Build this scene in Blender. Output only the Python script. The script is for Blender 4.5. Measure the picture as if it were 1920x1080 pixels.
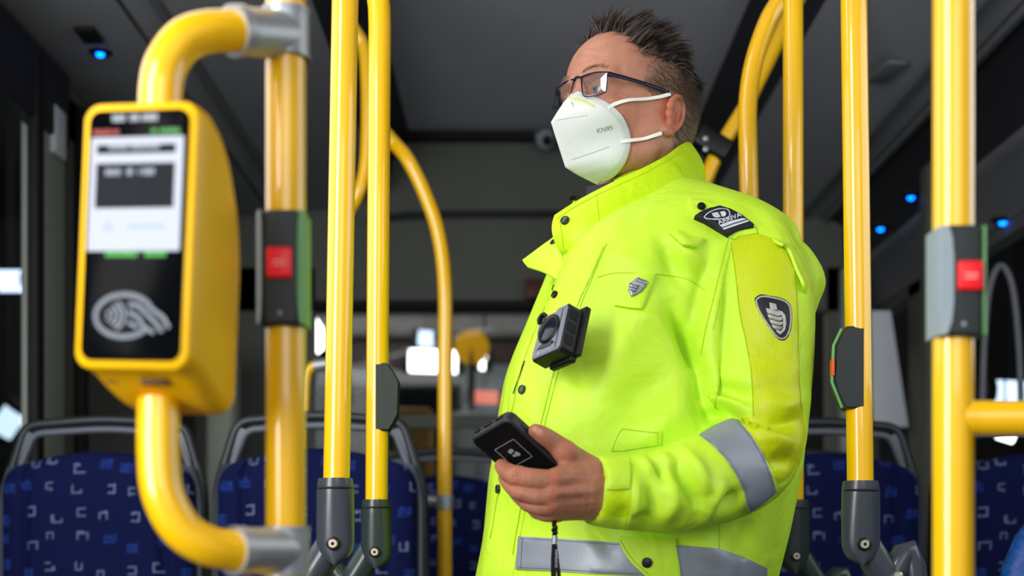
import bpy, bmesh, math, random
import numpy as np
from mathutils import Vector, Matrix, noise
from mathutils.bvhtree import BVHTree
from mathutils.geometry import delaunay_2d_cdt

for _o in list(bpy.data.objects):
    bpy.data.objects.remove(_o)
random.seed(4)
SC = bpy.context.scene
COL = SC.collection
PI = math.pi

# ------------------------------------------------------------------ camera
F = 2500.0           # focal length in pixels of the 1920 wide frame
HZ = 1030.0          # pixel row of the horizon (level camera, lens shifted up)
CH = 1.0             # camera height
cam_d = bpy.data.cameras.new('camera')
cam = bpy.data.objects.new('camera', cam_d)
COL.objects.link(cam)
cam.location = (0, 0, CH)
cam.rotation_euler = (PI / 2, 0, 0)
cam_d.sensor_width = 36.0
cam_d.lens = 36.0 * F / 1920.0
cam_d.shift_y = (HZ - 540.0) / 1920.0
cam_d.clip_start = 0.05
cam_d.dof.use_dof = True
cam_d.dof.focus_distance = 1.86
cam_d.dof.aperture_fstop = 3.2
SC.camera = cam

# ------------------------------------------------------------------ light
SC.view_settings.view_transform = 'Standard'
SC.view_settings.look = 'None'
SC.view_settings.gamma = 1.0
SC.view_settings.exposure = 0.0
SC.view_settings.use_curve_mapping = False
wd = bpy.data.worlds.new('world')
SC.world = wd
wd.use_nodes = True
wd.node_tree.nodes['Background'].inputs[0].default_value = (0.75, 0.85, 1.0, 1)
wd.node_tree.nodes['Background'].inputs[1].default_value = 0.36


def area(name, loc, target, sx, sy, power, col=(1, 1, 1), spread=180):
    l = bpy.data.lights.new(name, 'AREA')
    l.shape = 'RECTANGLE'
    l.size = sx
    l.size_y = sy
    l.energy = power
    l.color = col
    l.spread = math.radians(spread)
    o = bpy.data.objects.new(name, l)
    COL.objects.link(o)
    o.location = loc
    d = Vector(target) - Vector(loc)
    o.rotation_euler = d.to_track_quat('-Z', 'Y').to_euler()
    return o


# area lights added as key and front fill for daylight from left and front
area('left_key_light', (-1.35, -0.15, 1.70), (0.25, 1.9, 1.25), 0.8, 1.8, 64, (1.0, 0.985, 0.96))
area('front_fill_light', (0.45, -1.6, 2.0), (0.2, 2.0, 1.3), 1.9, 1.1, 20, (1.0, 0.98, 0.97))
area('left_rim_light', (-1.18, 1.9, 1.75), (0.3, 2.0, 1.4), 1.5, 0.75, 8, (0.97, 0.99, 1.0))  # unseen side light added for the left-edge highlights on the poles
area('right_rim_light', (1.36, 1.7, 1.70), (0.3, 2.0, 1.3), 1.5, 0.75, 9, (0.93, 0.97, 1.0))  # unseen rim light added for the right edges of the poles
area('overhead_strip_fill', (-0.75, 1.7, 2.28), (-0.6, 1.8, 1.0), 0.12, 1.5, 6, (1.0, 0.98, 0.95))  # unseen strip added for reflections in the glasses and on the poles


# ------------------------------------------------------------------ helpers
def W(px, py, Y):
    """point of the place at depth Y seen at that spot of the photograph"""
    return Vector(((px - 960.0) / F * Y, Y, CH + (HZ - py) / F * Y))


def toPX(p):
    return (960.0 + p[0] / p[1] * F, HZ - (p[2] - CH) / p[1] * F)


def lin(c):
    return tuple(((v / 255.0) / 12.92 if v / 255.0 <= 0.04045 else ((v / 255.0 + 0.055) / 1.055) ** 2.4) for v in c)


def mat(name, rgb, rough=0.5, metal=0.0, spec=0.5, coat=0.0, noise_amt=0.0, noise_scale=20.0, bump=0.0,
        bump_scale=200.0, emit=None, estr=0.0, trans=0.0, ior=1.45, attr=None, sss=0.0, sheen=0.0, coat_rough=0.1):
    m = bpy.data.materials.new(name)
    m.use_nodes = True
    nt = m.node_tree
    b = nt.nodes['Principled BSDF']
    c = lin(rgb)
    b.inputs['Base Color'].default_value = (*c, 1)
    b.inputs['Roughness'].default_value = rough
    b.inputs['Metallic'].default_value = metal
    b.inputs['Specular IOR Level'].default_value = spec
    b.inputs['Coat Weight'].default_value = coat
    b.inputs['Coat Roughness'].default_value = coat_rough
    b.inputs['Transmission Weight'].default_value = trans
    b.inputs['IOR'].default_value = ior
    b.inputs['Sheen Weight'].default_value = sheen
    if sss:
        b.inputs['Subsurface Weight'].default_value = sss
        b.inputs['Subsurface Radius'].default_value = (0.012, 0.005, 0.003)
        b.inputs['Subsurface Scale'].default_value = 0.6
    if emit:
        b.inputs['Emission Color'].default_value = (*lin(emit), 1)
        b.inputs['Emission Strength'].default_value = estr
    tc = nt.nodes.new('ShaderNodeTexCoord')
    src = None
    if attr:
        a = nt.nodes.new('ShaderNodeAttribute')
        a.attribute_name = attr
        src = a.outputs['Color']
    # a little procedural variation on every surface
    n = nt.nodes.new('ShaderNodeTexNoise')
    n.inputs['Scale'].default_value = noise_scale
    n.inputs['Detail'].default_value = 4
    nt.links.new(tc.outputs['Object'], n.inputs['Vector'])
    mx = nt.nodes.new('ShaderNodeMix')
    mx.data_type = 'RGBA'
    mx.blend_type = 'MULTIPLY'
    mr = nt.nodes.new('ShaderNodeMapRange')
    mr.inputs['From Min'].default_value = 0.3
    mr.inputs['From Max'].default_value = 0.7
    mr.inputs['To Min'].default_value = 1 - noise_amt
    mr.inputs['To Max'].default_value = 1.0
    nt.links.new(n.outputs['Fac'], mr.inputs['Value'])
    mx.inputs[0].default_value = 1.0
    if src:
        nt.links.new(src, mx.inputs[6])
    else:
        mx.inputs[6].default_value = (*c, 1)
    cc = nt.nodes.new('ShaderNodeCombineColor')
    for k in range(3):
        nt.links.new(mr.outputs[0], cc.inputs[k])
    nt.links.new(cc.outputs[0], mx.inputs[7])
    nt.links.new(mx.outputs[2], b.inputs['Base Color'])
    if bump:
        n2 = nt.nodes.new('ShaderNodeTexNoise')
        n2.inputs['Scale'].default_value = bump_scale
        n2.inputs['Detail'].default_value = 5
        nt.links.new(tc.outputs['Object'], n2.inputs['Vector'])
        bp = nt.nodes.new('ShaderNodeBump')
        bp.inputs['Strength'].default_value = bump
        bp.inputs['Distance'].default_value = 0.002
        nt.links.new(n2.outputs['Fac'], bp.inputs['Height'])
        nt.links.new(bp.outputs[0], b.inputs['Normal'])
    return m


def emat(name, rgb, s):
    return mat(name, (0, 0, 0), rough=0.5, emit=rgb, estr=s)


class MB:
    def __init__(self):
        self.v = []
        self.f = []

    def add(self, vs, fs):
        b = len(self.v)
        self.v += [tuple(p) for p in vs]
        self.f += [tuple(b + i for i in f) for f in fs]
        return self

    def box(self, c, s, R=None, bev=0.0):
        c = Vector(c)
        hx, hy, hz = s[0] / 2, s[1] / 2, s[2] / 2
        bm = bmesh.new()
        bmesh.ops.create_cube(bm, size=1.0)
        for v in bm.verts:
            v.co = Vector((v.co.x * s[0], v.co.y * s[1], v.co.z * s[2]))
        if bev:
            bmesh.ops.bevel(bm, geom=list(bm.edges), offset=bev, segments=3, profile=0.5, affect='EDGES')
        return self.bm(bm, c, R)

    def bm(self, bm, c=Vector((0, 0, 0)), R=None):
        bm.verts.ensure_lookup_table()
        vs = []
        for v in bm.verts:
            p = v.co.copy()
            if R is not None:
                p = R @ p
            vs.append(p + Vector(c))
        fs = [[v.index for v in f.verts] for f in bm.faces]
        bm.free()
        return self.add(vs, fs)

    def rings(self, rings, cap=True, closed=True):
        n = len(rings[0])
        vs = [p for r in rings for p in r]
        fs = []
        for i in range(len(rings) - 1):
            for j in range(n if closed else n - 1):
                k = (j + 1) % n
                fs.append((i * n + j, i * n + k, (i + 1) * n + k, (i + 1) * n + j))
        if cap:
            fs.append(tuple(range(n))[::-1])
            fs.append(tuple((len(rings) - 1) * n + j for j in range(n)))
        return self.add(vs, fs)

    def tube(self, pts, r, seg=20, cap=True, flat=1.0, up=None):
        pts = [Vector(p) for p in pts]
        if not hasattr(r, '__len__'):
            r = [r] * len(pts)
        rings = []
        T0 = (pts[1] - pts[0]).normalized()
        N = Vector(up) if up is not None else (Vector((0, 0, 1)) if abs(T0.z) < 0.9 else Vector((1, 0, 0)))
        N = (N - N.dot(T0) * T0).normalized()
        for i, p in enumerate(pts):
            if i == 0:
                T = pts[1] - pts[0]
            elif i == len(pts) - 1:
                T = pts[-1] - pts[-2]
            else:
                T = (pts[i + 1] - pts[i]).normalized() + (pts[i] - pts[i - 1]).normalized()
            T.normalize()
            N = (N - N.dot(T) * T).normalized()
            B = T.cross(N)
            rings.append([p + (N * math.cos(a) * flat + B * math.sin(a)) * r[i] for a in
                          [2 * PI * k / seg for k in range(seg)]])
        return self.rings(rings, cap)

    def lathe(self, prof, c=(0, 0, 0), axis=(0, 0, 1), seg=28, cap=True):
        """prof: (radius, height) pairs along axis from c"""
        A = Vector(axis).normalized()
        N = Vector((1, 0, 0)) if abs(A.x) < 0.9 else Vector((0, 1, 0))
        N = (N - N.dot(A) * A).normalized()
        B = A.cross(N)
        c = Vector(c)
        rings = [[c + A * h + (N * math.cos(2 * PI * k / seg) + B * math.sin(2 * PI * k / seg)) * max(r, 1e-5)
                  for k in range(seg)] for r, h in prof]
        return self.rings(rings, cap)

    def prism(self, poly, O, U, V, t0, t1, bev=0.0):
        """polygon (u,v) in the frame O,U,V extruded along U x V from t0 to t1"""
        O, U, V = Vector(O), Vector(U), Vector(V)
        N = U.cross(V).normalized()
        n = len(poly)
        bm = bmesh.new()
        a = [bm.verts.new((p[0], p[1], t0)) for p in poly]
        f = bm.faces.new(a)
        r = bmesh.ops.extrude_face_region(bm, geom=[f])
        top = [g for g in r['geom'] if isinstance(g, bmesh.types.BMVert)]
        for v in top:
            v.co.z = t1
        bmesh.ops.recalc_face_normals(bm, faces=list(bm.faces))
        if bev:
            tf = [g for g in r['geom'] if isinstance(g, bmesh.types.BMFace)]
            es = list({e for q in tf for e in q.edges})
            bmesh.ops.bevel(bm, geom=es, offset=bev, segments=3, profile=0.5, affect='EDGES', clamp_overlap=True)
        bm.verts.index_update()
        vs = [O + U * v.co.x + V * v.co.y + N * v.co.z for v in bm.verts]
        fs = [[v.index for v in q.verts] for q in bm.faces]
        bm.free()
        return self.add(vs, fs)

    def build(self, name, material, parent=None, smooth=True, angle=40):
        me = bpy.data.meshes.new(name)
        me.from_pydata(self.v, [], self.f)
        me.validate()
        bm = bmesh.new()
        bm.from_mesh(me)
        bmesh.ops.recalc_face_normals(bm, faces=list(bm.faces))
        bm.to_mesh(me)
        bm.free()
        return link(name, me, material, parent, smooth, angle)


def link(name, me, material, parent=None, smooth=True, angle=40):
    if material is not None:
        me.materials.append(material)
    o = bpy.data.objects.new(name, me)
    COL.objects.link(o)
    if smooth:
        me.polygons.foreach_set('use_smooth', [True] * len(me.polygons))
        if angle < 179:
            bm = bmesh.new()
            bm.from_mesh(me)
            for e in bm.edges:
                if len(e.link_faces) == 2 and e.calc_face_angle(0) > math.radians(angle):
                    e.smooth = False
            bm.to_mesh(me)
            bm.free()
    if parent:
        o.parent = parent
        o.matrix_parent_inverse = parent_world(parent).inverted()
    return o


def parent_world(p):
    m = Matrix.LocRotScale(p.location, p.rotation_euler, p.scale)
    if p.parent:
        return parent_world(p.parent) @ p.matrix_parent_inverse @ m
    return m


def empty(name, loc, rz=0.0):
    o = bpy.data.objects.new(name, None)
    COL.objects.link(o)
    o.location = loc
    o.rotation_euler = (0, 0, rz)
    o.empty_display_size = 0.05
    return o


def tag(o, label=None, cat=None, group=None, kind=None):
    if label:
        o['label'] = label
    if cat:
        o['category'] = cat
    if group:
        o['group'] = group
    if kind:
        o['kind'] = kind
    return o


def children(o):
    return [c for c in bpy.data.objects if c.parent is o]


def copy_tree(o, parent=None):
    c = o.copy()
    COL.objects.link(c)
    if parent:
        c.parent = parent
    for ch in children(o):
        copy_tree(ch, c)
    return c


def spline(pts, n=8):
    """Catmull-Rom through the points (tuples of any length)"""
    P = np.array([list(p) for p in pts], float)
    P = np.vstack([2 * P[0] - P[1], P, 2 * P[-1] - P[-2]])
    out = []
    for i in range(1, len(P) - 2):
        for k in range(n):
            t = k / n
            p0, p1, p2, p3 = P[i - 1], P[i], P[i + 1], P[i + 2]
            out.append(0.5 * (2 * p1 + (p2 - p0) * t + (2 * p0 - 5 * p1 + 4 * p2 - p3) * t * t + (3 * p1 - p0 - 3 * p2 + p3) * t ** 3))
    out.append(P[-2])
    return [tuple(q) for q in out]


def fillet(pts, rad, n=8):
    """polyline of 3D points with rounded corners"""
    pts = [Vector(p) for p in pts]
    out = [pts[0]]
    for i in range(1, len(pts) - 1):
        a, b, c = pts[i - 1], pts[i], pts[i + 1]
        r = rad[i - 1] if hasattr(rad, '__len__') else rad
        d0 = (a - b).normalized()
        d1 = (c - b).normalized()
        ang = d0.angle(d1)
        t = min(r / math.tan(ang / 2), (a - b).length * 0.49, (c - b).length * 0.49)
        p0, p2 = b + d0 * t, b + d1 * t
        for k in range(n + 1):
            s = k / n
            out.append(p0 * (1 - s) ** 2 + b * 2 * s * (1 - s) + p2 * s * s)
    out.append(pts[-1])
    return out


def rrect(w, h, r, n=6, cx=0, cy=0):
    out = []
    for sx, sy, a0 in ((1, 1, 0), (-1, 1, 90), (-1, -1, 180), (1, -1, 270)):
        for k in range(n + 1):
            a = math.radians(a0 + 90 * k / n)
            out.append((cx + sx * (w / 2 - r) + r * math.cos(a), cy + sy * (h / 2 - r) + r * math.sin(a)))
    return out


_txt_cache = {}


def text2d(body, bold=0.0, spacing=1.0):
    """flat triangles of a word, height normalised to 1 (cap height), origin at its lower left"""
    cu = bpy.data.curves.new('txt', 'FONT')
    cu.body = body
    cu.size = 1.0
    cu.offset = bold
    cu.space_character = spacing
    cu.resolution_u = 3
    ob = bpy.data.objects.new('txt', cu)
    COL.objects.link(ob)
    dg = bpy.context.evaluated_depsgraph_get()
    me = bpy.data.meshes.new_from_object(ob.evaluated_get(dg))
    vs = [(v.co.x, v.co.y) for v in me.vertices]
    fs = [tuple(p.vertices) for p in me.polygons]
    bpy.data.objects.remove(ob)
    bpy.data.curves.remove(cu)
    bpy.data.meshes.remove(me)
    x0 = min(v[0] for v in vs)
    y0 = min(v[1] for v in vs)
    h = max(v[1] for v in vs) - y0
    w = (max(v[0] for v in vs) - x0) / h
    return [((v[0] - x0) / h, (v[1] - y0) / h) for v in vs], fs, w


def flat_text(name, body, O, U, V, width, m, parent, height=None, bold=0.0, spacing=1.0):
    """word laid on a flat surface: O lower left corner, U and V unit vectors"""
    vs, fs, w = text2d(body, bold, spacing)
    s = width / w
    sh = height if height else s
    mb = MB()
    mb.add([Vector(O) + Vector(U) * (x * s) + Vector(V) * (y * sh) for x, y in vs], fs)
    return mb.build(name, m, parent, smooth=False)


# ------------------------------------------------------------------ implicit surfaces
def smin(a, b, k):
    h = np.clip(0.5 + 0.5 * (b - a) / k, 0, 1)
    return b + (a - b) * h - k * h * (1 - h)


def smax(a, b, k):
    return -smin(-a, -b, k)


class Grid:
    def __init__(self, lo, hi, h):
        self.lo = np.array(lo, np.float32)
        self.h = h
        self.n = [int(math.ceil((hi[i] - lo[i]) / h)) + 1 for i in range(3)]
        ax = [np.float32(lo[i]) + np.arange(self.n[i], dtype=np.float32) * np.float32(h) for i in range(3)]
        self.X, self.Y, self.Z = np.meshgrid(*ax, indexing='ij', sparse=True)

    def ell(self, c, r, R=None):
        dx, dy, dz = self.X - c[0], self.Y - c[1], self.Z - c[2]
        if R is not None:
            x = dx * R[0][0] + dy * R[0][1] + dz * R[0][2]
            y = dx * R[1][0] + dy * R[1][1] + dz * R[1][2]
            z = dx * R[2][0] + dy * R[2][1] + dz * R[2][2]
            dx, dy, dz = x, y, z
        k0 = np.sqrt((dx / r[0]) ** 2 + (dy / r[1]) ** 2 + (dz / r[2]) ** 2)
        k1 = np.sqrt((dx / r[0] ** 2) ** 2 + (dy / r[1] ** 2) ** 2 + (dz / r[2] ** 2) ** 2) + 1e-6
        return (k0 * (k0 - 1) / k1).astype(np.float32)

    def cone(self, a, b, ra, rb):
        a = np.array(a, float)
        b = np.array(b, float)
        d = b - a
        L2 = float(d @ d) + 1e-12
        t = np.clip(((self.X - a[0]) * d[0] + (self.Y - a[1]) * d[1] + (self.Z - a[2]) * d[2]) / L2, 0, 1)
        q = np.sqrt((self.X - a[0] - t * d[0]) ** 2 + (self.Y - a[1] - t * d[1]) ** 2 + (self.Z - a[2] - t * d[2]) ** 2)
        return (q - (ra + (rb - ra) * t)).astype(np.float32)

    def chain(self, pts, rs, k=0.0):
        f = None
        for i in range(len(pts) - 1):
            g = self.cone(pts[i], pts[i + 1], rs[i], rs[i + 1])
            f = g if f is None else (np.minimum(f, g) if not k else smin(f, g, k))
        return f

    def plane(self, p, n):
        n = Vector(n).normalized()
        return ((self.X - p[0]) * n[0] + (self.Y - p[1]) * n[1] + (self.Z - p[2]) * n[2]).astype(np.float32)

    def mesh(self, f, smooth_it=2):
        f = np.broadcast_to(f, self.n).astype(np.float32)
        s = f < 0
        c = [s[i:self.n[0] - 1 + i, j:self.n[1] - 1 + j, k:self.n[2] - 1 + k] for i in (0, 1) for j in (0, 1) for k in (0, 1)]
        cnt = sum(q.astype(np.int8) for q in c)
        act = (cnt > 0) & (cnt < 8)
        idx = -np.ones(act.shape, np.int64)
        I, J, K = np.nonzero(act)
        N = len(I)
        idx[I, J, K] = np.arange(N)
        acc = np.zeros((N, 3))
        w = np.zeros(N)
        base = np.stack([I, J, K], 1)
        for ax in range(3):
            o1, o2 = [q for q in range(3) if q != ax]
            for u in (0, 1):
                for v in (0, 1):
                    A = base.copy()
                    A[:, o1] += u
                    A[:, o2] += v
                    B = A.copy()
                    B[:, ax] += 1
                    fa = f[A[:, 0], A[:, 1], A[:, 2]]
                    fb = f[B[:, 0], B[:, 1], B[:, 2]]
                    m = (fa < 0) != (fb < 0)
                    t = np.where(m, fa / np.where(m, fa - fb, 1), 0)
                    P = A.astype(float)
                    P[:, ax] += t
                    acc[m] += P[m]
                    w[m] += 1
        V = acc / w[:, None] * self.h + self.lo
        quads = []
        for ax in range(3):
            o1, o2 = [(1, 2), (2, 0), (0, 1)][ax]
            sl0 = [slice(None)] * 3
            sl1 = [slice(None)] * 3
            sl0[ax] = slice(0, -1)
            sl1[ax] = slice(1, None)
            a = s[tuple(sl0)]
            b = s[tuple(sl1)]
            ch = a != b
            E = np.stack(np.nonzero(ch), 1)
            ok = (E[:, o1] > 0) & (E[:, o2] > 0) & (E[:, o1] < self.n[o1] - 1) & (E[:, o2] < self.n[o2] - 1)
            E = E[ok]
            ins = a[E[:, 0], E[:, 1], E[:, 2]]
            q = []
            for du, dv in ((0, 0), (1, 0), (1, 1), (0, 1)):
                C = E.copy()
                C[:, o1] -= du
                C[:, o2] -= dv
                q.append(idx[C[:, 0], C[:, 1], C[:, 2]])
            Q = np.stack(q, 1)
            Q[~ins] = Q[~ins][:, ::-1]
            quads.append(Q)
        Q = np.concatenate(quads)
        for _ in range(smooth_it):
            V = laplace(V, Q, 0.5)
        return V, Q


def laplace(V, Q, lam):
    s = np.zeros_like(V)
    n = np.zeros(len(V))
    for a, b in ((0, 1), (1, 2), (2, 3), (3, 0)):
        np.add.at(s, Q[:, a], V[Q[:, b]])
        np.add.at(s, Q[:, b], V[Q[:, a]])
        np.add.at(n, Q[:, a], 1)
        np.add.at(n, Q[:, b], 1)
    return V * (1 - lam) + lam * s / np.maximum(n, 1)[:, None]


def vnormals(V, Q):
    n = np.cross(V[Q[:, 2]] - V[Q[:, 0]], V[Q[:, 3]] - V[Q[:, 1]])
    N = np.zeros_like(V)
    for k in range(4):
        np.add.at(N, Q[:, k], n)
    return N / (np.linalg.norm(N, axis=1)[:, None] + 1e-12)


def np_mesh(name, V, Q):
    me = bpy.data.meshes.new(name)
    me.vertices.add(len(V))
    me.vertices.foreach_set('co', np.ascontiguousarray(V, np.float32).ravel())
    me.loops.add(Q.size)
    me.loops.foreach_set('vertex_index', np.ascontiguousarray(Q, np.int32).ravel())
    me.polygons.add(len(Q))
    me.polygons.foreach_set('loop_start', np.arange(0, Q.size, Q.shape[1], dtype=np.int32))
    me.update(calc_edges=True)
    me.validate()
    return me


def set_color(me, C, name='Col'):
    a = me.color_attributes.new(name, 'FLOAT_COLOR', 'POINT')
    d = np.ones((len(me.vertices), 4), np.float32)
    d[:, :3] = C
    a.data.foreach_set('color', d.ravel())


def sstep(a, b, x):
    t = np.clip((x - a) / (b - a), 0, 1)
    return t * t * (3 - 2 * t)
# ------------------------------------------------------------------ materials of the bus
M = {}
M['yellow'] = mat('yellow_paint', (255, 196, 0), rough=0.3, coat=1.0, coat_rough=0.06, noise_amt=0.05, noise_scale=8)
M['yellow_plastic'] = mat('yellow_plastic', (255, 196, 2), rough=0.38, noise_amt=0.05, noise_scale=10, bump=0.05, bump_scale=500)
M['silver'] = mat('brushed_silver', (178, 182, 186), rough=0.42, metal=0.6, noise_amt=0.12, noise_scale=15)
M['socket'] = mat('dark_grey_plastic', (62, 66, 74), rough=0.28, noise_amt=0.08, coat=0.2)
M['socket_green'] = mat('dark_slate_plastic', (46, 56, 54), rough=0.3, noise_amt=0.08, coat=0.2)
M['box'] = mat('charcoal_plastic', (40, 46, 46), rough=0.5, noise_amt=0.06)
M['boxgrey'] = mat('slate_plastic', (138, 152, 158), rough=0.45, noise_amt=0.06)
M['boxgreen'] = mat('pale_green_plastic', (112, 172, 104), rough=0.4, noise_amt=0.05)
M['red'] = mat('red_button', (225, 16, 26), rough=0.35, noise_amt=0.05, emit=(220, 10, 20), estr=0.25)
M['redmark'] = mat('pale_red_mark', (255, 170, 170), rough=0.4)
M['orange'] = mat('orange_mark', (235, 90, 30), rough=0.4)
M['screw'] = mat('screw_metal', (205, 195, 170), rough=0.35, metal=0.7)
M['black'] = mat('black_plastic', (12, 13, 15), rough=0.4, noise_amt=0.1)
M['glassblack'] = mat('black_glass_panel', (6, 7, 10), rough=0.2, coat=0.0, spec=0.03)
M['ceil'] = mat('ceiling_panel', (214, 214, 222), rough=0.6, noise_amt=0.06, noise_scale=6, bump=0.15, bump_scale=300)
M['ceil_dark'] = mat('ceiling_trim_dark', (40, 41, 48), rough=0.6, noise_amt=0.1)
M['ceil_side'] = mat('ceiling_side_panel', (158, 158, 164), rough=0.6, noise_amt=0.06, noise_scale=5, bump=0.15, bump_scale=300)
M['groove'] = mat('groove_black', (14, 14, 16), rough=0.7)
M['rail'] = mat('ceiling_rail', (120, 122, 128), rough=0.45, noise_amt=0.05)
M['wall'] = mat('wall_panel_olive_grey', (100, 102, 92), rough=0.7, noise_amt=0.08, noise_scale=4)
M['rear'] = mat('rear_panel_grey', (104, 108, 100), rough=0.75, noise_amt=0.08, noise_scale=5)
M['pillar'] = mat('pillar_grey', (158, 164, 152), rough=0.6, noise_amt=0.06)
M['pillar_light'] = mat('pillar_pale', (228, 234, 242), rough=0.5, noise_amt=0.05)
M['floor'] = mat('bus_floor', (60, 62, 66), rough=0.6, noise_amt=0.4, noise_scale=180)
M['tint'] = mat('tinted_glass', (30, 34, 36), rough=0.03, trans=0.0)
M['seatshell'] = mat('seat_shell_grey', (96, 102, 112), rough=0.4, noise_amt=0.05)
M['seatframe'] = mat('seat_frame_dark', (40, 44, 50), rough=0.38, noise_amt=0.05)
M['headwin'] = mat('headrest_inner_grey', (70, 74, 68), rough=0.6, noise_amt=0.1)
M['blue_led'] = emat('blue_led', (0, 90, 255), 9.0)


def glass_mat(name, tintc, refl=0.12, rough=0.02):
    m = bpy.data.materials.new(name)
    m.use_nodes = True
    nt = m.node_tree
    for n in list(nt.nodes):
        if n.type != 'OUTPUT_MATERIAL':
            nt.nodes.remove(n)
    out = [n for n in nt.nodes if n.type == 'OUTPUT_MATERIAL'][0]
    t = nt.nodes.new('ShaderNodeBsdfTransparent')
    t.inputs[0].default_value = (*tintc, 1)
    g = nt.nodes.new('ShaderNodeBsdfGlossy')
    g.inputs['Roughness'].default_value = rough
    g.inputs['Color'].default_value = (1, 1, 1, 1)
    mx = nt.nodes.new('ShaderNodeMixShader')
    mx.inputs[0].default_value = refl
    nt.links.new(t.outputs[0], mx.inputs[1])
    nt.links.new(g.outputs[0], mx.inputs[2])
    nt.links.new(mx.outputs[0], out.inputs[0])
    return m


M['window'] = glass_mat('bus_window_glass', (0.8, 0.84, 0.84), 0.005)

# ------------------------------------------------------------------ setting: ceiling, walls, floor
XL, XR, YB, Y0 = -1.23, 1.40, 5.2, -0.6


def strip(pts, y0, y1, t=0.012):
    """panel running along the bus over an (x, z) section, with thickness upward"""
    mb = MB()
    n = len(pts)
    r0 = [Vector((x, y0, z)) for x, z in pts] + [Vector((x, y0, z + t)) for x, z in pts[::-1]]
    r1 = [Vector((x, y1, z)) for x, z in pts] + [Vector((x, y1, z + t)) for x, z in pts[::-1]]
    mb.rings([r0, r1])
    return mb


st = lambda o: tag(o, kind='structure')
YC = 0.9   # ceiling begins here; ahead of it the bus is left open to the added front lights
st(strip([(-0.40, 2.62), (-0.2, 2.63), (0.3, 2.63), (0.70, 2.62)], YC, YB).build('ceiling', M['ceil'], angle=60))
st(strip([(-0.50, 2.37), (-0.46, 2.52), (-0.40, 2.62)], YC, YB).build('ceiling_cove', M['ceil_dark'], angle=60))
st(strip([(0.70, 2.62), (0.76, 2.5), (0.80, 2.40)], YC, YB).build('ceiling_cove', M['ceil_dark'], angle=60))
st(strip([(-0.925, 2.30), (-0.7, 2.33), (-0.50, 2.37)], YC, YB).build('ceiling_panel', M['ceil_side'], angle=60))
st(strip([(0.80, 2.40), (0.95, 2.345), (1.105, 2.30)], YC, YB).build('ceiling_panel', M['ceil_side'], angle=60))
st(strip([(-0.94, 2.315), (-0.925, 2.30)], YC, YB, 0.02).build('trim_1', M['groove']))
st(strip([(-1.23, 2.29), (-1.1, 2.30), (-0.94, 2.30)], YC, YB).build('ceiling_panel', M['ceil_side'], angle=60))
st(strip([(-0.865, 2.303), (-0.86, 2.298), (-0.845, 2.30), (-0.84, 2.306)], YC, YB, 0.004).build('trim_2', M['rail'], angle=60))
st(strip([(1.105, 2.30), (1.11, 2.285), (1.125, 2.285), (1.13, 2.30)], YC, YB, 0.01).build('trim_3', M['rail'], angle=60))
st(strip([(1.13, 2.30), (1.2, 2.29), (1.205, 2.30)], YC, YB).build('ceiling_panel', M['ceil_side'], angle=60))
st(strip([(1.205, 2.30), (1.215, 2.275), (1.23, 2.275), (1.235, 2.29)], YC, YB, 0.01).build('trim_4', M['rail'], angle=60))
st(strip([(1.235, 2.29), (1.29, 2.26), (1.30, 2.06)], YC, YB).build('ceiling_panel', M['ceil_dark'], angle=60))
st(strip([(1.295, 2.06), (1.305, 2.045), (1.33, 2.045), (1.40, 1.93)], YC, YB, 0.012).build('trim_5', M['rail'], angle=60))

# left wall: panel with two windows, dark header above
mb = MB()
mb.box((XL - 0.03, 2.9, 0.42), (0.05, 5.0, 0.84))
mb.box((XL - 0.03, 4.45, 1.55), (0.05, 1.6, 1.42))
mb.box((XL - 0.03, 2.9, 2.22), (0.05, 5.0, 0.15))
st(mb.build('wall_left', M['wall'], smooth=False))
mb = MB()
mb.box((XL + 0.012, 2.0, 2.18), (0.05, 3.2, 0.20), bev=0.01)
st(mb.build('trim_6', M['ceil_dark']))
pl = st(MB().box((XL - 0.0, 3.50, 1.5), (0.05, 0.20, 1.5), bev=0.012).build('trim_7', M['pillar']))
st(MB().box((XL + 0.03, 3.36, 1.5), (0.03, 0.05, 1.5), bev=0.008).build('trim_8', M['groove']))
st(MB().box((XL + 0.01, 3.78, 1.5), (0.03, 0.05, 1.5), bev=0.008).build('trim_9', M['groove']))
st(MB().box((XL + 0.03, 3.52, 2.10), (0.02, 0.09, 0.13), bev=0.008).build('trim_10', M['pillar_light']))
st(MB().box((XL - 0.02, 2.0, 1.5), (0.006, 2.75, 1.36)).build('window_1', M['window'], smooth=False))
# right wall
mb = MB()
mb.box((XR + 0.03, 2.9, 0.42), (0.05, 5.0, 0.84))
mb.box((XR + 0.03, 2.9, 1.96), (0.05, 5.0, 0.14))
mb.box((XR + 0.03, 4.55, 1.5), (0.05, 0.35, 1.0))
st(mb.build('wall_right', M['wall'], smooth=False))
st(MB().box((XR + 0.02, 2.9, 1.36), (0.006, 2.9, 1.06)).build('window_2', M['window'], smooth=False))
mb = MB()
a, b, c, d = W(1633, 583, 4.55), W(1670, 583, 4.55), W(1703, 800, 4.55), W(1638, 800, 4.55)
mb.add([a, b, c, d] + [q + Vector((0.01, 0.05, 0)) for q in (a, b, c, d)],
       [(0, 1, 2, 3), (7, 6, 5, 4), (0, 4, 5, 1), (1, 5, 6, 2), (2, 6, 7, 3), (3, 7, 4, 0)])
st(mb.build('trim_11', M['pillar_light'], smooth=False))
st(MB().box((1.19, 4.75, 1.55), (0.04, 0.06, 0.9), bev=0.01).build('trim_12', M['pillar']))
st(MB().box((1.33, 4.15, 1.55), (0.10, 0.10, 1.3), bev=0.02).build('trim_13', M['wall']))
st(MB().box((-1.03, 4.75, 1.30), (0.10, 0.12, 0.9), bev=0.02).build('trim_14', M['pillar']))

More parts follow.
